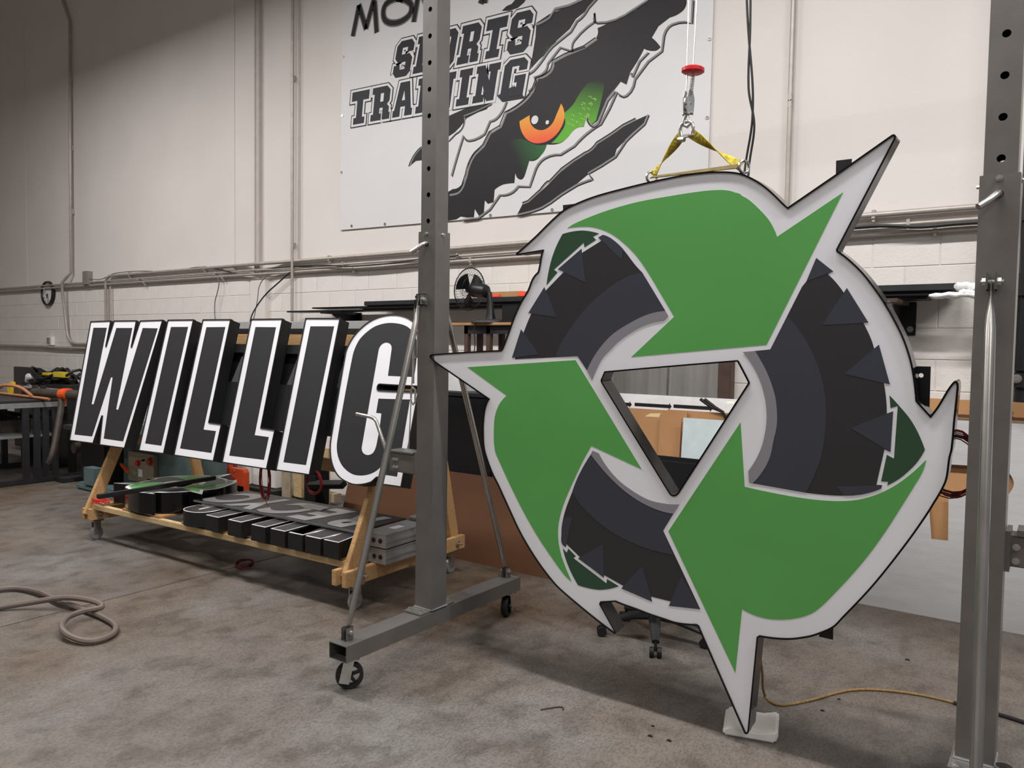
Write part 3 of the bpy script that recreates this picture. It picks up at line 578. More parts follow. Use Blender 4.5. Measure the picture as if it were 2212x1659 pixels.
def channel_letter(fr, a, b, root, depth, wall_t, inset, eps, rm='black_matte', fm='acrylic_letter', vm='letter_vinyl'):
    MB().prism(a, [offset(a, wall_t)], fr, 0, depth).build('return', rm, root)
    MB().prism(offset(a, -.0035), [offset(a, wall_t*.6)], fr, 0, depth*.25).build('trim_cap', rm, root)
    MB().prism(offset(a, wall_t*.7), [], fr, inset, inset+.003).build('face', fm, root)
    MB().prism(offset(a, wall_t*.7), [], fr, depth-.003, depth-.0005).build('back', rm, root)
    MB().prism(b, [], fr, inset-eps, inset).build('vinyl', vm, root)
for c, a, b, lb in LUV:
    P = [fr_ for fr_ in a]; mn = min(P, key=lambda q: q[1])
    t = thing('channel_letter_'+c.lower(), lb, 'letter', flt.P(mn[0], mn[1], LD/2), 'big channel letters on the rack')
    channel_letter(flt, a, b, t, LD, .003, .006, .0007)
# black raceway behind the letters with power supplies
u0 = min(q[0] for q in LUV[1][1])+.05; u1 = max(q[0] for q in LUV[5][1])-.25
HL = 1.0
rw = thing('raceway', 'black mounting panel joining the backs of the big letters', 'sign panel', flt.P((u0+u1)/2, .2, LD+.04))
MB().prism([(u0, .26), (u1, .26), (u1, .569), (u0, .569)], [], flt, LD+.002, LD+.05).build('lower_panel', 'black_matte', rw)
MB().prism([(u0, .785), (u1, .785), (u1, .848), (u0, .848)], [], flt, LD+.002, LD+.05).build('upper_rail', 'black_matte', rw)
MB().prism([(u0, .50), (u1, .50), (u1, .80), (u0, .80)], [], flt, LD+.046, LD+.056).build('backing', 'black_matte', rw)
for k, (x, y0, y1) in enumerate(((508, 762, 826), (632, 765, 833), (738, 768, 840))):
    a = flt.px(x, y1); b = flt.px(x+16, y0); e = MB().prism([(a[0]-.17, a[1]), (a[0]+.22, a[1]), (a[0]+.26, b[1]), (a[0]-.12, b[1])], [], flt, LD+.003, LD+.046).build('power_supply', 'psu_dark', rw)
for x in (525, 645, 775):
    a = flt.px(x, 740); MB().prism([(a[0]-.035, a[1]-.04), (a[0]+.03, a[1]-.04), (a[0]+.04, a[1]+.06), (a[0]-.025, a[1]+.06)], [[(a[0]+.008*math.cos(k*.785), a[1]+.03+.008*math.sin(k*.785)) for k in range(8)]], flt, LD+.004, LD+.01).build('hanging_bracket', 'black_satin', rw)
# wire coils hanging under the letters
c = onY(573, 1036, 3.16); coil('wire_coil', 'oval coil of red wire hanging below the second L', c, .05, .125, (1, 0, 0), (0, 0, 1), 9, .0026, 'wire_red', .10)
c = onY(678, 1041, 3.16); coil('wire_coil', 'round coil of red wire hanging below the letter I', c, .072, .072, (1, 0, 0), (0, 0, 1), 9, .0028, 'wire_red', .07)
a, b = onY(568, 1050, 3.16), onY(577, 1060, 3.14)
cable('loose_wire', 'thin red wire end dangling from the oval coil', [a, onY(572, 1072, 3.15), onY(577, 1090, 3.15), onY(580, 1093, 3.15)], .0022, 'wire_red')
# ================================================================== ROLLING A-FRAME CART
KO = V(-6.19, 2.965, 0); ky = math.radians(2.6); ka = V(math.cos(ky), math.sin(ky), 0); kb = V(-math.sin(ky), math.cos(ky), 0)
def K(u, v, z): return KO+ka*u+kb*v+V(0, 0, z)
kz = V(0, 0, 1)
cart = thing('sign_cart', 'wooden A-frame cart on casters carrying the big letters', 'cart', K(1.4, .5, 0))
def kbox(nm, u0, v0, z0, u1, v1, z1, m_, bev=.003):
    return MB().box(K((u0+u1)/2, (v0+v1)/2, (z0+z1)/2), (u1-u0, v1-v0, z1-z0), (ka, kb, kz)).build(nm, m_, cart, bevel=bev)
def bar(p, q, w, h, nm, m_, par, wax=None, bev=.003):
    p, q = V(*p), V(*q); d = _n(q-p); wx = V(*wax) if wax is not None else V(1, 0, 0); wx = _n(wx-(wx@d)*d); hx = np.cross(d, wx)
    return MB().box((p+q)/2, (np.linalg.norm(q-p), w, h), (d, wx, hx)).build(nm, m_, par, bevel=bev)
for ue, tag_ in ((0.05, 0), (2.83, 1)):
    for du in (-.02, .06):
        kbox('cross_beam', ue+du-.019, -.11 if tag_ else -.06, .165, ue+du+.019, 1.02, .255, 'wood')
    bar(K(ue+.02, -.04, .20), K(ue+.02, .567, 1.53), .038, .085, 'front_leg', 'wood', cart, ka)
    bar(K(ue+.02, .97, .20), K(ue+.02, .64, 1.53), .038, .085, 'back_leg', 'wood', cart, ka)
    for v in (.02, .93):
        MB().cyl(K(ue-.06, v, .21), K(ue+.12, v, .21), .007, 8).cyl(K(ue+.082, v, .21), K(ue+.09, v, .21), .02, 10).build('bolt', 'bolt', cart)
        c_ = thing_c = MB().cyl(K(ue+.005, v, .052), K(ue+.035, v, .052), .052, 20).build('caster', 'alu_dull', cart, bevel=.006)
        MB().box(K(ue-.002, v, .1), (.005, .05, .1), (ka, kb, kz)).box(K(ue+.042, v, .1), (.005, .05, .1), (ka, kb, kz)).box(K(ue+.02, v, .152), (.075, .085, .012), (ka, kb, kz)).build('caster_fork', 'zinc', c_)
kbox('side_rail', .0, -.02, .245, 2.82, .02, .285, 'wood_pale'); kbox('side_rail', .0, .90, .245, 2.82, .94, .285, 'wood_pale')
for k in range(8): kbox('deck_board', .12+k*.365, -.01, .286, .12+k*.365+.11, .94, .302, 'plywood', .002)
kbox('top_beam', .0, .545, 1.53, 2.86, .65, 1.617, 'wood')
kbox('spreader', .0, .33, .72, 2.82, .37, .80, 'wood')
# bars stored on the cart's top beam
o = MB().box(K(1.9, .60, 1.635), (2.0, .10, .034), (ka, kb, kz)).build('metal_channel', 'dark_iron', bevel=.004); tag(o, 'dark grey metal channel lying along the top beam behind the letters', 'channel')
o = MB().box(K(1.85, .60, 1.682), (2.1, .08, .056), (ka, kb, kz)).build('metal_channel', 'aluminium', bevel=.004); tag(o, 'brighter thin metal channel on top of the grey channel', 'channel')
# ---- things on the deck
DZ = .303
sc_ = .43
gu = [q for l in LUV for q in l[1]]; umin, umax = min(q[0] for q in gu), max(q[0] for q in gu); vmin, vmax = min(q[1] for q in gu), max(q[1] for q in gu)
fd = Frame(K(2.80, -.075, DZ+.10), -ka*sc_, -kb*sc_, (0, 0, -1))
DL = ['small black channel letter W lying flat at the right end of the deck', 'small black channel letter I lying flat beside the small W', 'small black channel letter L lying flat, nearer to the small W', 'small black channel letter L lying flat, nearer to the small G', 'small black channel letter I lying flat beside the small G', 'small black channel letter G lying flat beside the small round sign']
DV = [.30+.018*i for i in range(6)]
for (c, a, b, lb), dl in zip(LUV, DL):
    sh_ = lambda P: [(q[0]-umin, q[1]-vmax) for q in P]
    a2, b2 = sh_(a), sh_(b)
    t = thing('small_channel_letter_'+c.lower(), dl, 'letter', fd.P(sum(q[0] for q in a2)/len(a2), sum(q[1] for q in a2)/len(a2), .1), 'small channel letters on the cart deck')
    MB().prism(a2, [], fd, 0.001, .10).build('return', 'black_matte', t)
    MB().prism(offset(a2, .006), [offset(b2, -.030)], fd, -.0015, .001).build('face_edge', 'acrylic_letter', t)
    MB().prism(offset(b2, -.030), [], fd, -.001, .001).build('vinyl', 'black_satin', t)
# flat printed panel lying across the small letters
pz = DZ+.10+.004
pf = Frame(K(1.89, .37, pz+.012), -ka, -kb, (0, 0, -1))
pn = thing('lettered_board', 'flat dark panel with silver lettering lying on the small letters', 'panel', K(1.89, .37, pz))
MB().box(K(1.93, .38, pz+.006), (1.60, .46, .011), (ka, kb, kz)).build('board', 'vinyl_dark', pn, bevel=.001)
MB().box(K(1.93, .147, pz+.006), (1.60, .006, .012), (ka, kb, kz)).build('edge_strip', 'alu_dull', pn)
def text_mesh(txt, fr, size, matn, name, parent, ext=.001, shear=0.0, sx=1.0, w=0.0):
    cu = bpy.data.curves.new(name, 'FONT'); cu.body = txt; cu.size = size; cu.align_x = 'CENTER'; cu.align_y = 'CENTER'; cu.shear = shear; cu.offset = w
    ob = bpy.data.objects.new(name, cu); COL.objects.link(ob); dg = bpy.context.evaluated_depsgraph_get(); dg.update()
    me = bpy.data.meshes.new_from_object(ob.evaluated_get(dg)); bpy.data.objects.remove(ob); bpy.data.curves.remove(cu)
    mb = MB(); mb.add([fr.P(v.co.x*sx, v.co.y, -ext) for v in me.vertices], [tuple(p.vertices) for p in me.polygons]); bpy.data.meshes.remove(me)
    return mb.build(name, matn, parent)
for i, ch in enumerate("RECYC"):
    f2_ = Frame(pf.P(-.66+i*.30, -.01, 0), -ka, -kb, (0, 0, -1)); text_mesh(ch, f2_, .50, 'silver_film', 'silver_letter', pn, .0012, .25, .78, .022)
pp = MB().box(K(2.02, .47, pz+.018), (.20, .09, .003), (ka, kb*.98+kz*.1, kz)).build('paper', 'white_board'); tag(pp, 'crumpled white paper strip on the silver-lettered panel', 'paper')
# small recycling sign lying flat
mini = .41
ms = thing('small_recycling_sign', 'small black cabinet sign with green arrows lying flat on the deck', 'sign', K(.72, .34, DZ))
fm = Frame(K(.72, .34, DZ+.155), ka*mini, kb*mini, (0, 0, -1/1.0))
cu_, cv_ = sum(q[0] for q in so)/len(so), sum(q[1] for q in so)/len(so)
ang = math.radians(-70)
def rt(P): return [((q[0]-cu_)*math.cos(ang)-(q[1]-cv_)*math.sin(ang), (q[0]-cu_)*math.sin(ang)+(q[1]-cv_)*math.cos(ang)) for q in P]
so2, sh2 = rt(so), rt(sh)
MB().prism(so2, [sh2], fm, .001, .152).build('return', 'black_gloss', ms)
MB().prism(offset(so2, .008), [offset(sh2, -.008)], fm, -.001, .001).build('face', 'acrylic_letter', ms)
for nm, m_, uv in ART_UV:
    if nm in ('green_arrow', 'tyre_piece', 'leaf'):
        MB().prism(rt(uv), [], fm, -.0025, -.0012).build(nm, m_, ms)
bb = bar(fl(211, 1073, .48), fl(464, 1032, .50), .04, .03, 'black_bar', 'black_matte', None); tag(bb, 'long thin black bar laid diagonally over the small green sign', 'bar')
# silver transformer boxes on the deck's right end
def psu(name, label, u0, v0, z0, u1, v1, z1):
    t = thing(name, label, 'metal box', K((u0+u1)/2, (v0+v1)/2, z0), 'metal boxes at the right end of the deck')
    MB().box(K((u0+u1)/2, (v0+v1)/2, (z0+z1)/2), (u1-u0, v1-v0, z1-z0), (ka, kb, kz)).build('case', 'alu_dull', t, bevel=.003)
    MB().box(K((u0+u1)/2, (v0+v1)/2, z1+.002), (u1-u0+.012, v1-v0+.012, .006), (ka, kb, kz)).box(K(u1+.004, (v0+v1)/2, (z0+z1)/2), (.006, v1-v0, .012), (ka, kb, kz)).build('lid', 'alu_dull', t)
    for dv in (.35, .7):
        MB().cyl(K(u0+(u1-u0)*dv, v0-.004, (z0+z1)/2), K(u0+(u1-u0)*dv, v0+.002, (z0+z1)/2), .014, 12).build('knockout', 'steel_in', t)
    MB().box(K((u0+u1)/2, (v0+v1)/2, z1+.006), (.05, .09, .001), (ka, kb, kz)).build('paper_label', 'white_board', t)
psu('transformer_box', 'silver metal transformer box, lower one of two at the deck end', 2.85, .13, .257, 2.99, .47, .345)
psu('transformer_box', 'silver metal transformer box, upper one of two at the deck end', 2.85, .12, .358, 3.0, .47, .44)
psu('transformer_box', 'flat grey metal box behind the silver transformer boxes', 2.85, .50, .257, 2.99, .62, .46)
coil('wire_coil', 'small bundle of red wire at the left end of the deck', K(.17, .0, .315), .08, .04, ka, kb, 5, .003, 'red', .2)
coil('wire_coil', 'dark coil of wire lying on the floor below the deck', V(*fl(528, 1218, .02)), .07, .05, (1, 0, 0), (0, .9, .3), 6, .0025, 'wire_red', .15)
# ================================================================== GANTRY CRANE
gy0, gy1 = 2.86, 2.97; gyc = (gy0+gy1)/2
gc = thing('gantry_crane', 'dark grey rolling gantry with two telescoping posts and a top beam', 'gantry crane', (-1.4, gyc, 0))
def tube_rect(x0, y0, x1, y1, z0, z1, t, nm, m_, par, holes=None, hr=.009):
    """square tube standing upright; pin holes through its front and back walls"""
    fF = Frame(((x0+x1)/2, y0, z0), (1, 0, 0), (0, 0, 1), (0, 1, 0)); w = (x1-x0)/2; H = z1-z0
    hs = [[(hr*math.cos(k*.5236), h+hr*math.sin(k*.5236)) for k in range(12)] for h in (holes or [])]
    mb = MB(); rec = [(-w, 0), (w, 0), (w, H), (-w, H)]
    mb.prism(rec, hs, fF, 0, t)
    o = mb.build(nm, m_, par)
    MB().prism(rec, hs, fF, (y1-y0)-t, (y1-y0)).build('back_wall', m_, o)
    MB().lohi((x0, y0+t, z0), (x0+t, y1-t, z1)).lohi((x1-t, y0+t, z0), (x1, y1-t, z1)).build('side_wall', m_, o)
    return o
def bolt(p, ax, r, par, l=.012, m_='bolt'):
    p = V(*p); ax = V(*ax); MB().cyl(p, p+ax*l*.25, r*1.6, 14).path([p+ax*l*.25, p+ax*l], r, 6).build('bolt', m_, par)
def caster(c, ang, par, brake=1):
    ca, sa = math.cos(ang), math.sin(ang); a = V(ca, sa, 0); b = V(-sa, ca, 0); c = V(*c); r = .062
    w = MB()
    w.lathe([(.046, -.018), (r-.004, -.018), (r, -.012), (r, .012), (r-.004, .018), (.046, .018), (.046, -.018)], c+V(0, 0, r), b, 28)
    o = w.build('caster', 'rubber', par, shade=True)
    hb = MB().lathe([(0, -.02), (.016, -.02), (.016, .02), (0, .02)], c+V(0, 0, r), b, 12)
    for k in range(5):
        q = k*1.2566+.3; d = a*math.cos(q)+kz*math.sin(q); n2 = np.cross(b, d); hb.box(c+V(0, 0, r)+d*.031, (.036, .011, .020), (d, n2, b))
    hb.build('wheel_hub', 'fan_black', o)
    fk = MB()
    for s in (-1, 1):
        fk.path([c+V(0, 0, r-.004)+b*s*.026, c+V(0, 0, .138)+b*s*.026-a*.018], [.020, .030], 12, flat=.09) if False else fk.box(c+V(0, 0, .092)+b*s*.027-a*.012, (.046, .005, .125), (_n(a-kz*.22), b, np.cross(_n(a-kz*.22), b)))
    fk.box(c+V(0, 0, .139), (.085, .075, .010), (a, b, kz)).cyl(c+V(0, 0, r)-b*.036, c+V(0, 0, r)+b*.036, .007, 8)
    fk.build('fork', 'zinc', o, bevel=.002)
    if brake:
        MB().box(c+V(0, 0, .124)-a*.068, (.075, .046, .014), (_n(a*.95+kz*.3), b, np.cross(_n(a*.95+kz*.3), b))).box(c+V(0, 0, .112)-a*.108, (.04, .056, .008), (a, b, kz)).build('brake_pedal', 'zinc', o)
def leg_set(xc, side):
    sk = -.09 if side > 0 else 0.0
    w = .055; x0, x1 = xc-w, xc+w
    # foot: open rectangular tube
    ff = Frame((xc+sk*(2.30-gyc), 2.30, .1875), (1, -sk, 0), (0, 0, 1), (sk, 1, 0)); fw, fh = .056, .0375
    foot = MB().prism([(-fw, -fh), (fw, -fh), (fw, fh), (-fw, fh)], [[(-fw+.004, -fh+.004), (fw-.004, -fh+.004), (fw-.004, fh-.004), (-fw+.004, fh-.004)]], ff, 0, 1.33).build('foot_beam', 'steel', gc, bevel=.0015)
    MB().lohi((xc-.068, gy0-.075, .2252), (xc+.05, gy1+.075, .2332)).build('base_plate', 'steel', gc, bevel=.002)
    for dx, dy in ((-.045, -.05), (.028, -.048), (-.045, gy1-gy0+.05), (.028, gy1-gy0+.045)): bolt((xc+dx, gy0+dy, .2332), (0, 0, 1), .009, gc)
    MB().path([(x0-.002, gy0-.002, .236), (x1+.002, gy0-.002, .236), (x1+.002, gy1+.002, .236), (x0-.002, gy1+.002, .236)], .005, 6, closed=True).build('weld', 'alu_dull', gc)
    tube_rect(x0, gy0, x1, gy1, .2332, 2.11, .005, 'outer_post', 'steel', gc, [1.815], .013)
    iw = .046; iy0, iy1 = gy0+.0075, gy1-.0075
    tube_rect(xc-iw, iy0, xc+iw, iy1, 1.3, 3.75, .004, 'inner_post', 'steel', gc, [.86+.127*k for k in range(12)], .0125)
    # locking pin
    pz_ = 2.05
    MB().path([(xc-.002, gy0+.02, pz_), (xc-.002, gy0-.012, pz_), (xc-.008, gy0-.026, pz_-.008), (xc-.030, gy0-.045, pz_-.030), (xc-.050, gy0-.06, pz_-.046)], .011, 12).build('locking_pin', 'zinc', gc, shade=True)
    bolt((xc-.002, gy0, 2.098), (0, -1, 0), .006, gc); bolt((x1, gyc, 2.095), (1, 0, 0), .006, gc); bolt((x0, gyc, 2.085), (-1, 0, 0), .006, gc)
    # braces with clevis brackets
    for sgn, yt, yb in ((-1, gy0-.03, 2.365), (1, gy1+.03, 3.575)):
        zt, zb = 1.775, .262
        br_ = V(0, yb-yt, zb-zt); L_ = np.linalg.norm(br_); d = br_/L_; p0 = V(xc-.008, yt, zt); p1 = V(xc-.008+sk*(yb-gyc), yb, zb); br_ = p1-p0; L_ = np.linalg.norm(br_); d = br_/L_
        nrm = np.cross(d, V(1, 0, 0))
        body = MB(); prof = [(0, .018, .10), (.05, .0185, .13), (.11, .0165, .8), (.16, .016, 1), (L_-.16, .016, 1), (L_-.11, .0165, .8), (L_-.05, .0185, .13), (L_, .018, .10)]
        n = 14; vs_ = []
        for s_, r_, fl_ in prof:
            for k in range(n):
                a_ = 2*math.pi*k/n; vs_.append(p0+d*s_+V(1, 0, 0)*math.cos(a_)*r_*fl_+nrm*math.sin(a_)*r_)
        fs_ = [(i*n+k, i*n+(k+1) % n, (i+1)*n+(k+1) % n, (i+1)*n+k) for i in range(len(prof)-1) for k in range(n)]+[tuple(range(n))[::-1], tuple((len(prof)-1)*n+k for k in range(n))]
        body.add(vs_, fs_); body.build('brace', 'galv_tube', gc, shade=True)
        for pz2, base in ((p0, 'post'), (p1, 'foot')):
            cb = MB()
            for s in (-1, 1):
                if base == 'post': cb.box(pz2+V(s*.012, -sgn*.008, 0), (.006, .062, .055))
                else: cb.box(pz2+V(s*.012, 0, -.008), (.006, .05, .062))
            o = cb.build('clevis', 'steel', gc, bevel=.003)
            MB().cyl(pz2-V(.03, 0, 0), pz2+V(.032, 0, 0), .0065, 8).path([pz2+V(.015, 0, 0), pz2+V(.026, 0, 0)], .013, 6).path([pz2-V(.026, 0, 0), pz2-V(.015, 0, 0)], .013, 6).build('clevis_bolt', 'bolt', o)
    caster((xc-.004+sk*(2.375-gyc), 2.375, 0), math.radians(48), gc); caster((xc+sk*(3.575-gyc), 3.575, 0), math.radians(-72), gc)
    if side < 0:
        # winch, crank, pulley and cable on the left post
        wx = x0
        wz = .955
        wb = MB().lohi((wx-.20, gyc-.045, wz-.055), (wx, gyc+.045, wz+.045)).build('winch_box', 'steel', gc, bevel=.004)
        MB().lohi((wx-.21, gyc-.052, wz+.047), (wx-.03, gyc+.052, wz+.055)).lohi((wx-.012, gyc-.055, wz-.07), (wx, gyc+.055, wz+.06)).build('winch_plate', 'steel', wb)
        for dx in (-.165, -.145):
            for dz in (-.03, .01): bolt((wx+dx, gyc-.045, wz+dz), (0, -1, 0), .006, gc)
        MB().path([(wx-.17, gyc, wz+.01), (wx-.235, gyc, wz+.012), (wx-.262, gyc, wz+.03), (wx-.275, gyc, wz+.06), (wx-.33, gyc-.01, wz+.19), (wx-.345, gyc-.012, wz+.205), (wx-.37, gyc-.014, wz+.213), (wx-.475, gyc-.015, wz+.222)], .010, 12).build('crank_handle', 'zinc', gc, shade=True)
        MB().cyl((wx-.035, gyc-.012, 1.76), (wx-.035, gyc+.012, 1.76), .038, 24).build('pulley', 'black_satin', gc, bevel=.004)
        MB().lohi((wx-.05, gyc-.022, 1.735), (wx+.0, gyc-.015, 1.80)).lohi((wx-.05, gyc+.015, 1.735), (wx, gyc+.022, 1.80)).build('pulley_bracket', 'black_satin', gc)
        MB().path([(wx-.073, gyc, 1.76), (wx-.085, gyc, 1.4), (wx-.105, gyc, wz+.06)], .003, 6).path([(wx-.073, gyc, 1.76), (wx-.06, gyc, 1.79), (wx-.035, gyc, 1.798), (wx+.0, gyc, 1.79)], .003, 6).build('cable', 'zinc', gc)
        hk = [(wx-.012, gyc-.05, 1.62), (wx-.004, gyc-.05, 1.60), (wx-.004, gyc-.05, 1.50), (wx-.02, gyc-.05, 1.485), (wx-.03, gyc-.05, 1.5)]
        MB().path([(wx-.024, gyc-.06, 1.58), (wx-.022, gyc-.06, 1.36)], .006, 8).path([(wx-.022, gyc-.06, 1.34)+V(0, 0, 0)+.0*V(1, 0, 0), (wx-.008, gyc-.06, 1.33), (wx-.008, gyc-.06, 1.27), (wx-.022, gyc-.06, 1.255), (wx-.036, gyc-.06, 1.27), (wx-.036, gyc-.06, 1.33)], .005, 8, closed=True).path(hk, .006, 8).build('hook', 'zinc', gc, shade=True)
    else:
        wx = x1; wz = .93
        wb = MB().lohi((wx, gyc+.0, wz-.055), (wx+.20, gyc+.09, wz+.045)).build('winch_box', 'steel', gc, bevel=.004)
        MB().lohi((wx+.03, gyc-.007, wz+.047), (wx+.21, gyc+.097, wz+.065)).lohi((wx, gyc-.012, wz-.07), (wx+.014, gyc+.1, wz+.06)).build('winch_plate', 'steel', wb)
        for dz in (-.035, .01): bolt((wx+.03, gyc+.0, wz+dz), (0, -1, 0), .007, gc)
        MB().path([(wx+.085, gyc+.03, wz+.06), (wx+.085, gyc+.03, 1.75)], .003, 6).build('cable', 'zinc', gc)
        # ring welded on the foot's side
        MB().prism([(.028*math.cos(k*.3491), .028*math.sin(k*.3491)) for k in range(18)], [[(.024*math.cos(k*.3491), .024*math.sin(k*.3491)) for k in range(18)]], Frame((wx+.028, gy0-.02, .19), (1, 0, 0), (0, 1, 0), (0, 0, 1)), 0, .07).build('side_ring', 'steel', gc)
leg_set(-2.578, -1); leg_set(-.197, 1)
MB().lohi((-2.75, gyc-.05, 3.75), (-.02, gyc+.05, 3.762)).lohi((-2.75, gyc-.004, 3.762), (-.02, gyc+.004, 3.888)).lohi((-2.75, gyc-.05, 3.888), (-.02, gyc+.05, 3.90)).build('top_beam', 'steel', gc)
# ================================================================== HOIST BLOCK, SHACKLE, SLING
HY = (eyes[0][1]+eyes[1][1])/2
def hp(x, y, Y=None): return onY(x, y, HY if Y is None else Y)
hb = thing('hoist_block', 'small steel pulley hook on two wire ropes with a red stop disc', 'hoist hook', hp(1484, 292))
a = hp(1483, 200); MB().path([a, (a[0]-.002, a[1], 3.75)], .0022, 6).build('wire_rope', 'zinc', hb)
b = hp(1497, 165); MB().path([hp(1491, 205), b, (b[0]+.03, b[1], 3.75)], .0022, 6).build('wire_rope', 'zinc', hb)
MB().lathe([(0, -.011), (.035, -.011), (.043, -.006), (.043, .006), (.035, .011), (0, .011)], hp(1497, 152), (.06, 0, 1), 28).build('stop_disc', 'red', hb, shade=True)
sp0, sp1 = hp(1497, 163), hp(1492, 206)
MB().path([sp0+(sp1-sp0)*k/120+.007*V(math.cos(k*.63), math.sin(k*.63), 0) for k in range(121)], .0015, 5).build('spring', 'zinc', hb)
p = hp(1486, 224)
MB().cyl(p-V(.006, 0, 0), p+V(-.001, 0, 0), .027, 20).build('sheave', 'zinc', hb)
for dx, tl in ((-.011, 0), (.009, .25)):
    pr_ = [(-.018, -.042), (.018, -.042), (.023, .02), (.012, .048), (-.012, .048), (-.023, .02)]
    MB().prism(pr_, [], Frame(p+V(dx, 0, 0), (tl, math.sqrt(1-tl*tl), 0), (0, 0, 1), (1, 0, 0)), 0, .003).build('side_plate', 'alu_dull', hb)
MB().cyl(p+V(-.02, 0, -.038), p+V(.022, 0, -.038), .006, 8).cyl(p+V(-.016, 0, .0), p+V(.016, 0, 0), .004, 8).build('axle_pin', 'bolt', hb)
q = hp(1484, 256)
MB().path([p+V(-.006, 0, -.036), p+V(-.012, 0, -.05), q+V(-.004, 0, .012), q+V(-.012, 0, -.006), q+V(-.010, 0, -.024), q+V(.002, 0, -.031), q+V(.013, 0, -.022), q+V(.015, 0, -.006)], [.005, .005, .0065, .007, .008, .008, .006, .003], 10).path([p+V(.004, 0, -.04), q+V(.012, 0, .0)], .003, 6).build('hook', 'zinc', hb, shade=True)
sq = hp(1483, 285)
shk = thing('bow_shackle', 'galvanised bow shackle joining the hook and the yellow sling', 'shackle', sq-V(0, 0, .03))
MB().path([sq+V(-.02, 0, -.018), sq+V(-.023, 0, -.002), sq+V(-.027, 0, .012), sq+V(-.022, 0, .030), sq+V(-.008, 0, .039), sq+V(.008, 0, .039), sq+V(.022, 0, .030), sq+V(.027, 0, .012), sq+V(.023, 0, -.002), sq+V(.02, 0, -.018)], .0068, 10).build('bow', 'zinc', shk, shade=True)
MB().cyl(sq+V(-.032, 0, -.016), sq+V(.032, 0, -.016), .0068, 10).build('pin', 'zinc', shk); MB().path([sq+V(-.026, -.01, -.028), sq+V(.0, -.02, -.034)], [.01, .009], 8).build('pin_eye', 'zinc', shk)
sl = thing('lifting_sling', 'dirty yellow webbing sling between the shackle and the eye bolts', 'sling', (eyes[0]+eyes[1])/2)
def strap(pts, w, tw, nm, matn, par, m=10):
    P = [V(*q) for q in pts]; vs_ = []; n = len(P)
    for i in range(n):
        d = _n(P[min(i+1, n-1)]-P[max(i-1, 0)]); a_ = V(0, 1, 0); a_ = _n(a_-(a_@d)*d); b_ = np.cross(d, a_); th = tw[0]+(tw[1]-tw[0])*i/(n-1)
        ww = a_*math.cos(th)+b_*math.sin(th); nn = np.cross(d, ww)*.0014
        vs_ += [P[i]+ww*w/2+nn, P[i]-ww*w/2+nn, P[i]-ww*w/2-nn, P[i]+ww*w/2-nn]
    fs_ = [(i*4+k, i*4+(k+1) % 4, i*4+4+(k+1) % 4, i*4+4+k) for i in range(n-1) for k in range(4)]+[(0, 1, 2, 3), (4*n-4, 4*n-3, 4*n-2, 4*n-1)]
    MB().add(vs_, fs_).build(nm, matn, par)
s0, s1 = sq+V(-.018, 0, -.008), sq+V(.018, 0, -.008)
lerp = lambda a, b, n=14: [V(*a)+(V(*b)-V(*a))*k/(n-1) for k in range(n)]
strap(lerp(s0, eyes[0]+V(.004, 0, .008)), .036, (1.35, -1.35), 'left_strap', 'sling', sl)
strap(lerp(s1, eyes[1]+V(-.012, 0, .004)), .036, (1.45, 4.5), 'right_strap', 'sling', sl)
strap(lerp(eyes[0]+V(.008, -.02, -.004), eyes[1]+V(-.015, -.02, .0)), .030, (.45, .7), 'cross_strap', 'sling_dirty', sl)
for k, dx in enumerate((0, 9)):
    cable('hanging_cable', ['left one of two black cables dropping behind the sling to the sign', 'right one of two black cables dropping behind the sling to the sign'][k], [hp(1612+dx, -40, HY+.06), hp(1616+dx*.5, 60, HY+.06), hp(1626-dx, 190, HY+.06), hp(1624+dx*.6, 270, HY+.06), hp(1611+dx*.9, 350, HY+.06), hp(1607+dx, 388, HY+.05)], .0045, group='black cables above the sign')
# ================================================================== LONG WALL SHELF AND WHAT LIES ON IT
def slab(name, label, cat, lo, hi, m_, bev=.003, group=None): return tag(MB().lohi(lo, hi).build(name, m_, bevel=bev), label, cat, group)
for k, x in enumerate((-5.86, -3.2, -.88)):
    t = thing('shelf_bracket', ['black steel wall bracket left of the letter G', 'black steel wall bracket hidden behind the big sign', 'black steel wall bracket right of the big sign'][k], 'bracket', (x, WY-.2, 1.62), 'wall shelf brackets')
    MB().lohi((x-.09, WY-.02, 1.66), (x+.09, WY-.001, 1.87)).build('wall_plate', 'black_satin', t, bevel=.003)
    MB().lohi((x-.05, WY-.42, 1.845), (x+.05, WY-.02, 1.872)).build('arm', 'rust_steel' if k == 2 else 'black_satin', t, bevel=.003)
    MB().prism([(0, 0), (-.30, .18), (-.0, .18)], [], Frame((x, WY-.02, 1.665), (0, 1, 0), (0, 0, 1), (1, 0, 0)), -.006, .006).build('gusset', 'black_satin', t)
    bolt((x+.06, WY-.02, 1.70), (0, -1, 0), .012, t)
sy0, sy1 = WY-.30, WY-.06
for k, (x0, x1, z, h, y0, lb) in enumerate(((-6.62, -.70, 1.873, .016, sy0+.04, 'black panel at the bottom of the stack on the wall shelf'), (-5.5, -.60, 1.890, .012, sy0+.0, 'second black panel from the bottom of the wall shelf stack'), (-6.2, -.57, 1.903, .014, sy0+.02, 'third black panel from the bottom of the wall shelf stack'), (-5.42, -.545, 1.918, .040, sy0-.01, 'thick topmost black panel on the wall shelf'))):
    slab('long_sign_blank', lb, 'panel', (x0, y0, z), (x1, sy1, z+h), 'black_satin' if k != 3 else 'dark_iron', .004, 'long panels on the wall shelf')
rw_ = random.Random(4); wr = MB()
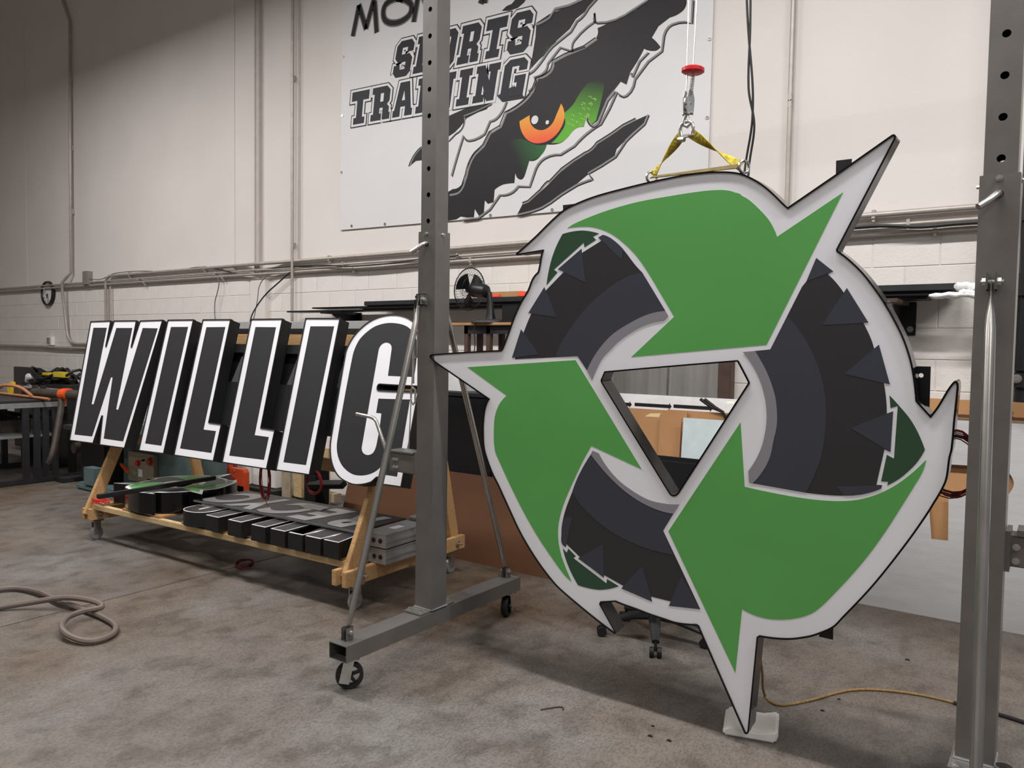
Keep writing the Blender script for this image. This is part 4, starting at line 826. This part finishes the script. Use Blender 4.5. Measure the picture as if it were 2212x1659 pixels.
def lump(p0_, p1_, r0_, n_=9):
    wr.path([V(*p0_)+(V(*p1_)-V(*p0_))*k/(n_-1)+V(0, rw_.uniform(-.006, .006), rw_.uniform(-.008, .008)) for k in range(n_)], [r0_*(.35 if k in (0, n_-1) else rw_.uniform(.75, 1.1)) for k in range(n_)], 11, flat=.8)
lump((-.56, sy0+.0, 1.945), (-.40, sy0+.02, 1.93), .034); lump((-.68, sy0-.04, 1.885), (-.41, sy0-.03, 1.88), .026); lump((-.53, sy0-.03, 1.905), (-.37, sy0-.02, 1.895), .028); lump((-.45, sy0-.03, 1.93), (-.40, sy0-.03, 1.86), .03)
tag(wr.build('plastic_wrap', 'white_plastic', shade=True), 'crumpled white plastic wrap on the right end of the shelf panels', 'plastic wrap')
o = slab('wood_offcut', 'brown board with orange edges lying on the shelf panels by the fan', 'board', (onY(1056, 655, 5.2)[0], 5.16, 1.9585), (onY(1132, 640, 5.2)[0], 5.36, 2.005), 'plywood')
o = MB().lohi((onY(1048, 656, 5.15)[0], 5.145, 1.9585), (onY(1080, 646, 5.15)[0], 5.158, 1.985)).build('orange_strap', 'orange_hi', bevel=.004); tag(o, 'bright orange strip on the shelf just right of the fan', 'strap')
o = MB().lohi((onY(1118, 650, 5.15)[0], 5.145, 1.9585), (onY(1136, 640, 5.15)[0], 5.158, 2.0)).build('orange_strap', 'orange_hi', bevel=.004); tag(o, 'bright orange strip at the edge of the big sign', 'strap')
# high stand with the fan
tx0, tx1, ty0, ty1, tz = -4.20, -3.10, 4.77, 5.03, 1.715
t = thing('high_stand', 'tall narrow stand with wooden top and dark steel legs', 'stand', ((tx0+tx1)/2, (ty0+ty1)/2, 0))
MB().lohi((tx0, ty0, tz), (tx1, ty1, tz+.022)).build('top', 'plywood', t, bevel=.003)
for x in (tx0+.30, tx0+.52, tx1-.06):
    for y in (ty0+.05, ty1-.05): MB().lohi((x-.02, y-.02, 0), (x+.02, y+.02, tz)).build('leg', 'rust_steel', t, bevel=.002)
MB().lohi((tx0+.28, ty0+.03, tz-.065), (tx1-.04, ty0+.07, tz)).build('rail', 'dark_iron', t); MB().lohi((tx0+.28, ty0+.03, .4), (tx1-.04, ty0+.07, .44)).build('rail', 'dark_iron', t)
cable('fan_cable', 'black fan cord dangling beside the stand leg', [onY(1027, 697, 4.76), onY(1025, 720, 4.755), onY(1026, 745, 4.755), onY(1020, 800, 4.72), (onY(1020, 800, 4.72)[0], 4.755, 1.0)], .004)
fx, fy = -3.74, 4.88
fz = tz+.022
fan = thing('desk_fan', 'black desk fan turned to the left on the wooden stand', 'fan', (fx, fy, fz))
hd = onY(1018, 625, fy+.02); hx, hz = hd[0], hd[2]; A_ = _n(V(-.985, .10, .14)); B1 = _n(np.cross(A_, V(0, 0, 1))); B2 = np.cross(B1, A_); HC = V(hx, fy, hz)
MB().lathe([(0, .03), (.10, .028), (.15, .015), (.155, 0), (0, 0)], (fx+.02, fy, fz), (0, 0, 1), 24).build('base', 'dark_iron', fan, shade=True)
MB().path([(fx+.02, fy, fz+.02), (fx+.02, fy, fz+.07), (fx+.015, fy, fz+.16), (fx+.0, fy, hz-.03)], [.045, .032, .026, .024], 12).build('neck', 'fan_black', fan, shade=True)
MB().path([HC-A_*.02, HC-A_*.05, HC-A_*.15, HC-A_*.185, HC-A_*.20], [.030, .058, .060, .050, .02], 18).build('motor', 'fan_black', fan, shade=True)
MB().cyl(HC-A_*.13+V(0, 0, .055), HC-A_*.13+V(0, 0, .08), .012, 10).build('swing_knob', 'fan_black', fan)
GR = .170
g = MB()
def circ(c, r, n=28): return [c+r*(B1*math.cos(2*math.pi*k/n)+B2*math.sin(2*math.pi*k/n)) for k in range(n)]
g.path(circ(HC, GR), .005, 6, closed=True)
for off, rr_ in ((.045, .06), (.035, .12), (-.045, .06), (-.035, .12)): g.path(circ(HC+A_*off, rr_), .0014, 4, closed=True)
for k in range(40):
    d = B1*math.cos(k*.15708)+B2*math.sin(k*.15708)
    for s in (1, -1): g.path([HC+A_*.052*s+d*.02, HC+A_*.046*s+d*.06, HC+A_*.036*s+d*.12, HC+d*GR], .0011, 4)
g.build('grille', 'fan_black', fan)
for k in range(3):
    q0 = 2.0944*k+.5; pr_ = []
    for i in range(7):
        a0 = q0-.55+i*.2; d = B1*math.cos(a0)+B2*math.sin(a0); pr_.append((HC+d*.03+A_*(.012*(i-3)/3), HC+d*(.135+.012*math.sin(i*.52))+A_*(.02*(i-3)/3)))
    vs_ = [x for p_ in pr_ for x in p_]; vs_ += [x+A_*.002 for x in vs_]; n = len(pr_)
    fsx = [(2*i, 2*i+1, 2*i+3, 2*i+2) for i in range(n-1)]+[(2*n+2*i, 2*n+2*i+2, 2*n+2*i+3, 2*n+2*i+1) for i in range(n-1)]
    MB().add(vs_, fsx).build('blade', 'fan_black', fan, shade=True)
MB().cyl(HC-A_*.02, HC+A_*.02, .032, 16).build('hub', 'fan_black', fan)
slab('dark_box', 'open black box on the stand right of the fan', 'box', (-3.55, 4.80, fz), (-3.15, 5.0, fz+.13), 'fan_black')
# ================================================================== SHEETS LEANING ON THE WALL
def leaning(name, label, cat, x0, x1, yb, yt, z1, m_, th=.006, z0=0.0, holes=None, group=None, parts=None):
    a = V(1, 0, 0); H = math.hypot(yt-yb, z1-z0); b = V(0, (yt-yb)/H, (z1-z0)/H); n = V(0, b[2], -b[1])
    fr = Frame((x0, yb, z0), a, b, n); W = x1-x0
    hs = [outline(h, fr) for h in (holes or [])]
    o = MB().prism([(0, 0), (W, 0), (W, H), (0, H)], hs, fr, 0, th).build(name, m_); tag(o, label, cat, group); return o, fr
leaning('cardboard_sheet', 'large brown cardboard sheet behind the cut aluminium sheet', 'cardboard', -.98, 1.2, 5.16, 5.36, 1.275, 'cardboard', .008)
leaning('aluminium_sheet', 'brushed aluminium sheet with cut-out shapes at the right', 'metal sheet', -1.45, 1.3, 5.10, 5.30, 1.165, 'aluminium', .003, holes=["P 2000,1001 2049,1003 2130,1008 2165,1012 ~2180,1022 ~2190,1045 ~2180,1066 2165,1076 2120,1072 2049,1067 2048,1168 2012,1164"])
bx_ = onY(2175, 905, 5.29)
t = thing('cardboard_box', 'long flat cardboard box lying on top of the aluminium sheet', 'cardboard box', (.1, 5.3, 1.17))
MB().lohi((-.78, 5.285, 1.172), (1.1, 5.315, 1.19)).build('flap', 'cardboard_shaded', t)
cq = onY(2184, 897, 5.28); text_mesh('BC', Frame((cq[0], 5.283, cq[2]), (0, 0, 1), (-1, 0, 0), (0, 1, 0)), .035, 'ink', 'printed_text', t)
leaning('stainless_sheet', 'shiny stainless sheet seen at the top of the triangular opening, left one', 'metal sheet', -2.95, -2.43, 5.30, 5.38, 1.60, 'stainless', .004, group='stainless sheets on the wall')
leaning('stainless_sheet', 'shiny stainless sheet seen at the top of the triangular opening, right one', 'metal sheet', -2.41, -2.02, 5.30, 5.38, 1.60, 'stainless', .004, group='stainless sheets on the wall')
slab('steel_post', 'rusty dark steel post behind the triangular opening', 'post', (-1.99, 5.24, 0), (-1.90, 5.33, 1.62), 'rust_steel')
o, fr = leaning('arrow_board', 'white panel with a row of black arrows seen through the opening', 'panel', -3.0, -1.55, 5.12, 5.22, 1.215, 'white_board', .006)
for x0, x1 in ((1330, 1365), (1371, 1451), (1455, 1540)):
    a, b = fr.px(x0, 873+(x0-1350)*.045), fr.px(x1, 873+(x1-1350)*.045); w = .012
    z0_ = (a[1]+b[1])/2
    MB().prism([(a[0], z0_-w), (b[0]-.02, z0_-w), (b[0]-.02, z0_-2*w), (b[0], z0_), (b[0]-.02, z0_+2*w), (b[0]-.02, z0_+w), (a[0], z0_+w)], [], fr, -.002, -.0005).build('printed_arrow', 'ink', o)
o, fr = leaning('cardboard_sheet', 'tan cardboard sheet behind the opening, left of the pale sheet', 'cardboard', -2.75, -2.14, 5.0, 5.08, 1.12, 'cardboard', .008)
q_ = fr.px(1410, 897); MB().prism([(q_[0]-.06, q_[1]-.012), (q_[0]+.05, q_[1]-.012), (q_[0]+.06, q_[1]+.018), (q_[0]-.02, q_[1]+.012)], [], fr, -.001, -.0003).build('tape', 'brass_tape', o)
leaning('cardboard_sheet', 'tan cardboard sheet standing behind the pale blue sheet', 'cardboard', -2.30, -1.3, 5.03, 5.10, 1.125, 'cardboard', .008)
leaning('cardboard_strip', 'narrow brown cardboard flap standing before the tan sheets', 'cardboard', -2.33, -2.17, 4.97, 5.05, 1.07, 'cardboard', .008)
leaning('pale_sheet', 'pale blue plastic sheet behind the triangular opening', 'sheet', -2.13, -1.45, 4.955, 4.99, 1.085, 'sheet_blue', .006, z0=.692)
slab('dark_skid', 'dark box on the floor under the pale blue sheet', 'box', (-2.15, 4.88, 0), (-1.4, 4.995, .69), 'dark_clutter')
p1_, p2_ = onY(1513, 862, 5.08), onY(1561, 890, 5.08)
t = thing('pliers', 'black-handled pliers stuck upright at the edge of the cardboard', 'pliers', p2_)
for dx in (0, .03): MB().path([p1_+V(dx, 0, -.0), (p1_+p2_)/2+V(dx*.9, 0, -.012), p2_+V(dx*.1, 0, 0), p2_+V(.02, 0, -.04)], [.011, .011, .009, .007], 10).build('handle', 'rubber', t, shade=True)
o = slab('foam_box', 'white foam box beside the rusty post', 'box', tuple(onY(1564, 895, 5.04)), tuple(onY(1598, 867, 5.12)), 'foam', .01)
# black panel and brown cardboard left of the sign
slab('white_case', 'white case with grey lower edge behind the gantry post', 'case', (-4.75, 4.54, 1.20), (-3.70, 4.70, 1.36), 'white_board', .01)
slab('dark_cabinet', 'large black cabinet standing behind the gantry post', 'cabinet', (-4.95, 4.52, .0), (-3.42, 4.74, 1.17), 'black_satin', .01)
slab('dark_rail', 'grey metal rail on the edge of the black cabinet', 'rail', (-4.95, 4.52, 1.172), (-3.45, 4.74, 1.20), 'dark_iron')
leaning('cardboard_sheet', 'big brown cardboard sheet, coloured darker for shade, on the floor behind the gantry', 'cardboard', -4.85, -2.62, 4.32, 4.49, .60, 'cardboard_shaded', .012)
leaning('cardboard_sheet', 'second brown cardboard sheet leaning behind the left arrow of the sign', 'cardboard', -3.38, -2.5, 4.42, 4.62, .78, 'cardboard_shaded', .012)
bs = thing('black_stand', 'narrow black stand with an arm behind the letter G and the pallet', 'stand', (-5.17, 4.37, 0))
MB().lohi((-5.25, 4.3, 0), (-5.1, 4.45, .55)).build('column', 'black_matte', bs, bevel=.004)
bar((-5.18, 4.31, .36), (-4.72, 4.27, .42), .05, .06, 'arm', 'black_matte', bs)
# ================================================================== BEHIND THE CART
t = thing('wood_pallet', 'weathered wooden pallet standing on edge against the wall', 'pallet', (-6.05, 5.0, 0))
for x0, x1, y0, y1, m_ in ((611, 630, 1000, 1078, 'wood_grey'), (637, 654, 1000, 1072, 'wood_pale'), (663, 674, 1020, 1080, 'wood_pale'), (690, 712, 996, 1088, 'wood_pale'), (676, 690, 1040, 1090, 'wood_grey')):
    a, b = onY(x0, y1, 5.0), onY(x1, y0, 5.0); MB().lohi((a[0], 4.985, max(.0, a[2])), (b[0], 5.01, b[2]+.12)).build('slat', m_, t, bevel=.003)
a, b = onY(615, 1072, 5.0), onY(712, 1085, 5.0)
MB().lohi((a[0]-.05, 5.01, .03), (b[0]+.05, 5.10, .11)).build('stringer', 'wood_grey', t); MB().lohi((a[0]-.05, 5.01, .40), (b[0]+.05, 5.10, .48)).build('stringer', 'wood_grey', t)
slab('white_block', 'white foam block on the floor by the wall, left one', 'block', (-7.35, 4.95, .06), (-6.95, 5.25, .40), 'foam', .01, 'white foam blocks')
slab('white_block', 'white foam block on the floor by the wall, right one', 'block', (-6.93, 5.0, .06), (-6.55, 5.3, .42), 'foam', .01, 'white foam blocks')
slab('dunnage', 'dark timber under the white foam blocks', 'timber', (-7.3, 4.9, 0), (-6.45, 5.25, .058), 'dark_clutter')
ob = thing('orange_stand', 'orange steel clamp stand behind the cart', 'clamp stand', onY(500, 1062, 4.45))
fo = Frame((0, 4.45, 0), (1, 0, 0), (0, 0, 1), (0, 1, 0))
MB().prism(outline("P 466,1010 500,1011 524,1015 527,1022 527,1068 512,1066 510,1034 502,1030 498,1022 474,1020 470,1028 462,1026", fo), [], fo, 0, .06).build('frame', 'orange_dark', ob, bevel=.002)
a = onY(519, 1050, 4.45); MB().lohi((a[0]-.05, 4.45, 0), (a[0]+.05, 4.51, a[2])).lohi((a[0]-.34, 4.455, 0), (a[0]-.28, 4.505, a[2]+.1)).build('leg', 'orange_dark', ob)
for x in (474, 490, 506): 
    q_ = onY(x, 1017, 4.45); bolt((q_[0], 4.45, q_[2]), (0, -1, 0), .008, ob)
q_ = onY(494, 1010, 4.46); MB().cyl((q_[0], 4.48, q_[2]-.01), (q_[0], 4.48, q_[2]+.02), .02, 12).build('knob', 'orange_dark', ob)
a, b = onY(462, 1035, 4.7), onY(486, 995, 4.7); slab('red_case', 'dull red case beside the orange clamp stand', 'case', (a[0], 4.72, 0), (b[0], 4.85, b[2]+.1), 'red_dull')
mY = 4.14
mc = thing('green_machine', 'teal floor machine with a control panel behind the cart', 'machine', (-7.0, 4.3, 0))
MB().lohi((-7.95, mY+.02, .05), (-6.52, mY+.29, .70)).build('body', 'teal', mc, bevel=.015)
MB().lohi((-8.4, mY-.25, 0), (-6.55, mY+.30, .07)).build('base', 'teal', mc, bevel=.02)
a, b = onY(283, 1036, mY), onY(338, 982, mY)
cp = MB().lohi((a[0], mY-.03, a[2]), (b[0], mY+.019, b[2])).build('control_panel', 'panel_tan', mc, bevel=.006)
def knob(x, y, r, m_, h=.03, nm='button'):
    q_ = onY(x, y, mY-.03); MB().lathe([(0, -h), (r*.9, -h), (r, -h*.7), (r, 0)], (q_[0], mY-.03, q_[2]), (0, 1, 0), 16).build(nm, m_, cp, shade=True)
knob(300, 1000, .028, 'red'); knob(312, 994, .010, 'steel_in'); knob(326, 997, .045, 'orange_dark', .012, 'switch_plate'); knob(327, 997, .034, 'red_dull', .035, 'rotary_switch'); knob(298, 1020, .018, 'bolt')
a, b = onY(305, 1028, mY), onY(314, 1014, mY); MB().lohi((a[0], mY-.033, a[2]), (b[0], mY-.029, b[2])).build('switch', 'white_board', cp)
bar(onY(262, 1003, mY-.03), onY(277, 1020, mY-.14), .03, .02, 'lever_handle', 'orange', mc); bar(onY(254, 996, mY+.02), onY(263, 1004, mY-.03), .015, .015, 'lever', 'bolt', mc)
a = onY(258, 993, mY); MB().lohi((a[0]-.04, mY+.0, a[2]-.03), (a[0]+.05, mY+.025, a[2]+.05)).build('slot', 'steel_in', mc)
MB().lohi((-8.5, mY-.15, .07), (-7.97, mY+.4, .62)).build('motor_housing', 'black_matte', mc, bevel=.02)
MB().lohi((-8.55, mY-.3, .62), (-6.9, mY+.45, .665)).build('table_edge', 'dark_iron', mc, bevel=.004)
a = onY(196, 1058, mY-.22); MB().lohi((-8.2, mY-.26, .07), (-7.98, mY-.16, .25)).build('outlet_box', 'teal', mc, bevel=.005)
MB().cyl((-8.75, mY-.1, .38), (-8.75, mY-.04, .38), .06, 16).build('hand_wheel', 'pipe_brown', mc)
# ================================================================== BENCH AT THE LEFT
bX = -9.05
bn = thing('steel_bench', 'dark steel workbench with upright flat bars at the left', 'workbench', (bX-.6, 3.85, 0))
MB().lohi((bX-2.6, 3.40, .875), (bX+.02, 4.13, .90)).build('top', 'dark_iron', bn, bevel=.004)
MB().lohi((bX-2.6, 3.38, .835), (bX+.02, 3.42, .875)).lohi((bX-.04, 3.42, .82), (bX+.02, 4.1, .875)).build('apron', 'alu_dull', bn)
for yy in (3.69, 3.80, 3.89, 3.985): MB().lohi((bX-.015, yy-.035, .06), (bX+.015, yy+.03, .84)).build('upright_bar', 'dark_iron', bn, bevel=.003)
for xx in (bX-.75, bX-1.3, bX-1.9):
    for yy in (3.46, 3.98): MB().lohi((xx-.03, yy-.03, .06), (xx+.03, yy+.03, .84)).build('leg', 'dark_iron', bn, bevel=.003)
MB().lohi((bX-.04, 3.30, 0), (bX+.04, 4.28, .06)).build('foot_tube', 'dark_iron', bn, bevel=.006); MB().lohi((bX-1.34, 3.30, 0), (bX-1.26, 4.28, .06)).build('foot_tube', 'dark_iron', bn, bevel=.006)
MB().lohi((bX-2.6, 3.44, .50), (bX, 4.0, .525)).build('lower_shelf', 'alu_dull', bn); MB().lohi((bX-2.6, 3.95, .66), (bX, 4.0, .70)).build('rail', 'dark_iron', bn)
bar((bX-.75, 3.5, .1), (bX-1.25, 3.5, .5), .03, .03, 'diagonal_brace', 'alu_dull', bn)
def seg(name, label, cat, p, q, r, m_, n=10): return tag(MB().path([p, q], r, n).build(name, m_, shade=True), label, cat)
a, b = onY(18, 838, 4.4), onY(170, 846, 4.4)
t = MB().lohi((-11.6, 4.36, .885), (-9.1, 4.44, .945)).lohi((-11.6, 4.30, .945), (-9.1, 4.46, .955)).build('steel_channel', 'alu_dull', bevel=.002); tag(t, 'long steel channel bar above the bench', 'channel')
for xx in (-9.4, -10.6): slab('support_block', 'dark support block under the long steel channel, %s one' % ('right' if xx > -10 else 'left'), 'block', (xx-.1, 4.32, 0), (xx+.1, 4.48, .884), 'dark_clutter', .004, 'supports of the steel channel')
seg('wood_pole', 'thin copper-brown wooden pole lying along the bench', 'pole', V(-11.3, 3.90, .918), V(-8.85, 3.84, .918), .016, 'copper')
t = thing('orange_tool', 'orange pipe clamp on the end of a dark pipe at the bench', 'clamp', onY(139, 862, 3.95))
q_ = onY(143, 850, 3.95); q_[2] = .968
MB().cyl(q_-V(.09, .0, 0), q_+V(.07, 0, .01), .062, 16).build('clamp_ring', 'orange', t, bevel=.01); MB().cyl(q_-V(.75, 0, .013), q_+V(-.09, 0, 0), .05, 14).build('pipe_end', 'pipe_brown', t); MB().lohi(tuple(onY(135, 876, 3.96)), tuple(onY(142, 860, 4.0))).build('clamp_screw', 'orange', t)
MB().cyl(q_+V(.07, 0, .0), q_+V(.45, .1, .0), .055, 14).build('pipe', 'pipe_brown', t)
MB().path(smooth([(p_, True) for p_ in (q_+V(-.05, -.03, -.05), onY(131, 885, 3.90), onY(127, 910, 3.86), onY(120, 950, 3.80), onY(112, 985, 3.74), onY(106, 1000, 3.72))], False, 5), .032, 10).build('hanging_hose', 'pipe_brown', t, shade=True)
slab('white_tub', 'white plastic tub on the bench', 'tub', (-9.98, 3.50, .901), (-9.84, 3.62, .975), 'white_plastic', .01)
a, b = onY(30, 840, 4.95), onY(78, 795, 4.95); slab('black_board', 'square black panel standing behind the bench', 'panel', (a[0], 4.95, .0), (b[0], 5.02, b[2]), 'fan_black')
wl = thing('welder', 'black machine with cables heaped on top behind the bench', 'machine', (-10.6, 4.85, 0))
MB().lohi((-11.5, 4.62, .72), (-10.2, 5.12, .98)).build('case', 'dark_clutter', wl, bevel=.02)
MB().lohi((-11.4, 4.66, .0), (-10.2, 5.1, .72)).build('cart_body', 'fan_black', wl, bevel=.02)
MB().lathe([(0, -.02), (.10, -.02), (.11, 0)], (-11.2, 4.62, .86), (0, 1, 0), 20).build('dial', 'box_grey', wl)
rnd = random.Random(5)
for k in range(9):
    c_ = V(-10.9+rnd.uniform(-.35, .35), 4.82+rnd.uniform(-.12, .1), 1.0+rnd.uniform(0, .05))
    MB().path([c_+V(.32*math.cos(q*.4488)*rnd.uniform(.8, 1.1), .16*math.sin(q*.4488), .07*math.sin(q*.4488*2+k)+.02*k*.5) for q in range(14)], .018, 7, closed=True).build('cable_loop', 'cable_black', wl, shade=True)
MB().path([(-11.2, 4.75, 1.0), (-11.1, 4.78, 1.07), (-10.9, 4.8, 1.09), (-10.65, 4.82, 1.06), (-10.5, 4.85, 1.0)], [.05, .09, .10, .09, .04], 9, flat=.6).build('tool_bag', 'olive_bag', wl, shade=True)
a = onY(131, 812, 4.7); MB().lohi((a[0]-.13, 4.66, a[2]-.02), (a[0]+.13, 4.76, a[2]+.05)).build('yellow_box', 'yellow', wl, bevel=.008)
a = onY(104, 808, 4.7); MB().lohi((a[0]-.09, 4.66, a[2]-.02), (a[0]+.09, 4.76, a[2]+.02)).build('yellow_box', 'yellow', wl, bevel=.008)
a = onY(66, 816, 4.6); MB().path([a+V(-.1, 0, -.05), a+V(-.04, 0, .01), a+V(.12, 0, .02)], [.03, .05, .03], 9).build('white_rag', 'white_plastic', wl, shade=True)
cable('orange_cable', 'copper-coloured hose looped at the left end of the bench', [(-9.75, 3.66, .92), (-9.70, 3.66, .97), (-9.60, 3.67, 1.03), (-9.45, 3.70, 1.045), (-9.32, 3.76, 1.02), (-9.25, 3.82, .95), (-9.24, 3.84, .92)], .018, 'copper', 'hose')
t = slab('dark_case', 'black tool case on the floor behind the bench', 'case', (-10.7, 4.49, 0), (-9.75, 4.61, .66), 'fan_black', .02)
cable('floor_cable', 'thin dark cable on the floor between bench and green machine', [fl(95, 1018, .01), fl(130, 1008, .012), fl(150, 998, .05), fl(165, 990, .12), fl(182, 978, .2)], .010)
slab('floor_beam', 'flat dark steel bar on the floor by the bench foot', 'bar', (bX+.05, 3.95, 0), (bX+.25, 4.35, .05), 'dark_iron')
cols = ['dark_clutter', 'cable_black', 'box_grey', 'yellow', 'rust_steel', 'fan_black', 'pipe_brown', 'dark_iron']
labs = ['dark gadget lying at the rear of the bench, leftmost of the row', 'black gadget lying at the rear of the bench next to the dark one', 'grey metal block at the rear of the bench', 'small yellow box at the rear of the bench', 'rusty metal block at the rear of the bench', 'black plastic block at the rear of the bench', 'brown block at the rear of the bench', 'dark iron block at the rear of the bench, nearest its end']
rnd = random.Random(9)
for k in range(8):
    x = -10.9+k*.2; h_ = rnd.uniform(.05, .11); w_ = rnd.uniform(.05, .085)
    o = MB().lohi((x-w_, 4.02, .901), (x+w_, 4.11, .901+h_)).lohi((x-w_*.5, 4.035, .901+h_), (x+w_*.4, 4.09, .901+h_*1.35)).build('bench_tool', cols[k], bevel=.006); tag(o, labs[k], 'tool', 'small tools along the bench')
# clutter inside the bench
rnd = random.Random(11)
for k in range(6):
    x = bX-.5-k*.33; h = rnd.uniform(.08, .2)
    slab('stock_box', ['black box on the lower bench shelf nearest the bench end', 'black box second from the bench end', 'brown box third from the bench end', 'black box fourth from the bench end', 'brown box fifth from the bench end', 'black box farthest from the bench end'][k], 'box', (x-.12, 3.6, .526), (x+.12, 3.9, .526+h), 'dark_clutter' if k % 2 else 'pipe_brown', .006, 'boxes on the lower bench shelf')
# ================================================================== PIPE AT THE RIGHT EDGE
px0 = onY(2193, 700, 5.2)[0]+.052
t = thing('pipe_column', 'black pipe with sleeve couplings hanging at the right edge', 'pipe', (px0, 5.2, onY(2195, 868, 5.2)[2]))
MB().cyl((px0, 5.2, onY(2195, 868, 5.2)[2]), (px0, 5.2, 4.6), .05, 24).build('pipe', 'black_satin', t, shade=True)
for y0, y1 in ((640, 592), (800, 748), (836, 806), (480, 432)):
    MB().cyl((px0, 5.2, onY(2195, y0, 5.2)[2]), (px0, 5.2, onY(2195, y1, 5.2)[2]), .068, 24).build('coupling', 'fan_black', t, shade=True)
q_ = onY(2196, 818, 5.13); bolt((q_[0], 5.134, q_[2]), (0, -1, 0), .016, t)
MB().lohi((px0-.02, 5.2, 2.2), (px0+.02, WY-.001, 2.26)).lohi((px0-.02, 5.2, 3.6), (px0+.02, WY-.001, 3.66)).build('wall_bracket', 'black_satin', t)
# ================================================================== ON THE FLOOR
fz_ = fl(1620, 1575, .0)
t = MB()
n = 12; vs_ = []
prof = [(-.10, .0), (-.102, .018), (-.095, .034), (-.07, .043), (-.02, .036), (.05, .036), (.09, .046), (.105, .05), (.112, .036), (.10, .0)]
fo_ = V(-1.0, 3.10, 0); ad = V(math.cos(.28), math.sin(.28), 0); bd = V(-math.sin(.28), math.cos(.28), 0)
vs_ = [fo_+ad*u_+bd*(-.085)+V(0, 0, z_) for u_, z_ in prof]+[fo_+ad*u_*1.02+bd*(.10)+V(0, 0, z_*1.08) for u_, z_ in prof]; k_ = len(prof)
t.add(vs_, [tuple(range(k_)), tuple(range(k_, 2*k_))[::-1]]+[(i, (i+1) % k_, k_+(i+1) % k_, k_+i) for i in range(k_)])
tag(t.build('foam_pad', 'foam', bevel=.008, shade=True), 'bent white foam pad on the floor under the spike of the sign', 'foam pad')
cable('rope', 'thin tan rope running from the sign along the floor to the right', [onY(1639, 1400, 3.12), onY(1646, 1450, 3.2), fl(1652, 1502, .01), fl(1668, 1518, .006), fl(1690, 1523, .006), fl(1745, 1514, .006), fl(1830, 1492, .006), fl(1890, 1490, .006), fl(1980, 1500, .006), fl(2075, 1522, .006)], .0055, 'rope', 'rope', 8)
cable('power_lead', 'black cord on the floor at the right edge', [fl(2060, 1518, .008), fl(2150, 1541, .008), fl(2212, 1560, .008), fl(2300, 1590, .008)], .009, 'cable_black', 'cord')
cable('air_hose', 'grey-brown hose looped on the concrete floor at left', [fl(-90, 1290, .02), fl(0, 1273, .02), fl(40, 1271, .02), fl(90, 1280, .03), fl(130, 1299, .03), fl(185, 1318, .02), fl(225, 1334, .02), fl(250, 1352, .02), fl(240, 1372, .02), fl(200, 1385, .02), fl(160, 1378, .03), fl(134, 1358, .05), fl(146, 1334, .05), fl(180, 1320, .05), fl(218, 1312, .05), fl(219, 1306, .06), fl(190, 1296, .07), fl(140, 1291, .07), fl(70, 1301, .04), fl(0, 1312, .02), fl(-90, 1326, .02)], .016, 'hose', 'hose', 6)
cable('bent_wire', 'short bent scrap of wire on the concrete before the sign', [fl(1168, 1533, .004), fl(1190, 1529, .004), fl(1213, 1527, .004), fl(1216, 1533, .004)], .003, 'rust_steel', 'wire')
random.seed(21)
for k, (x, y) in enumerate(((1410, 1570), (1404, 1592), (1445, 1602), (1776, 1537), (1812, 1512), (1960, 1427))):
    q_ = fl(x, y); s_ = random.uniform(.006, .011)
    o = MB().path([q_+V(-s_, 0, s_*.4), q_+V(0, s_*.4, s_*.6), q_+V(s_, .3*s_, s_*.4)], [s_*.3, s_*.5, s_*.3], 6).build('metal_chip', 'dark_clutter'); tag(o, ['dark chip on the floor left of the foam pad, farthest from the camera', 'dark chip on the floor left of the foam pad, second nearest', 'dark chip on the floor left of the foam pad, nearest', 'dark chip on the floor below the tan rope', 'dark chip on the floor beside the bend of the rope', 'dark chip on the floor between rope and aluminium sheet'][k], 'chip', 'dark chips on the floor')
# office chair behind the sign
cc = V(-1.76, 3.80, 0)
ch = thing('office_chair', 'black swivel chair with five-spoke base hidden behind the sign', 'chair', cc)
spots = [fl(1298, 1372), fl(1415, 1412), fl(1522, 1398)]
angs = [math.atan2(p_[1]-cc[1], p_[0]-cc[0]) for p_ in spots]
angs = [angs[0], angs[1], angs[2], angs[2]+1.25, angs[2]+2.5]
for a_ in angs:
    d = V(math.cos(a_), math.sin(a_), 0)
    lg = MB().path([cc+V(0, 0, .12), cc+d*.12+V(0, 0, .115), cc+d*.27+V(0, 0, .075)], [.034, .03, .02], 10, flat=.7).build('spoke', 'dark_iron', ch, shade=True)
    n2 = V(-d[1], d[0], 0)
    for s in (-1, 1): MB().cyl(cc+d*.28+n2*s*.008+V(0, 0, .026), cc+d*.28+n2*s*.03+V(0, 0, .026), .026, 16).build('castor_wheel', 'rubber', lg, bevel=.003)
    MB().cyl(cc+d*.28+V(0, 0, .03), cc+d*.27+V(0, 0, .075), .008, 8).build('castor_stem', 'fan_black', lg)
MB().cyl(cc+V(0, 0, .09), cc+V(0, 0, .42), .026, 14).build('column', 'fan_black', ch, shade=True)
MB().box(cc+V(0, 0, .46), (.46, .46, .07)).build('seat', 'black_matte', ch, bevel=.03)
MB().box(cc+V(0, .24, .74), (.42, .06, .42)).build('backrest', 'black_matte', ch, bevel=.025); MB().box(cc+V(0, .27, .55), (.06, .02, .25)).build('back_bar', 'fan_black', ch)
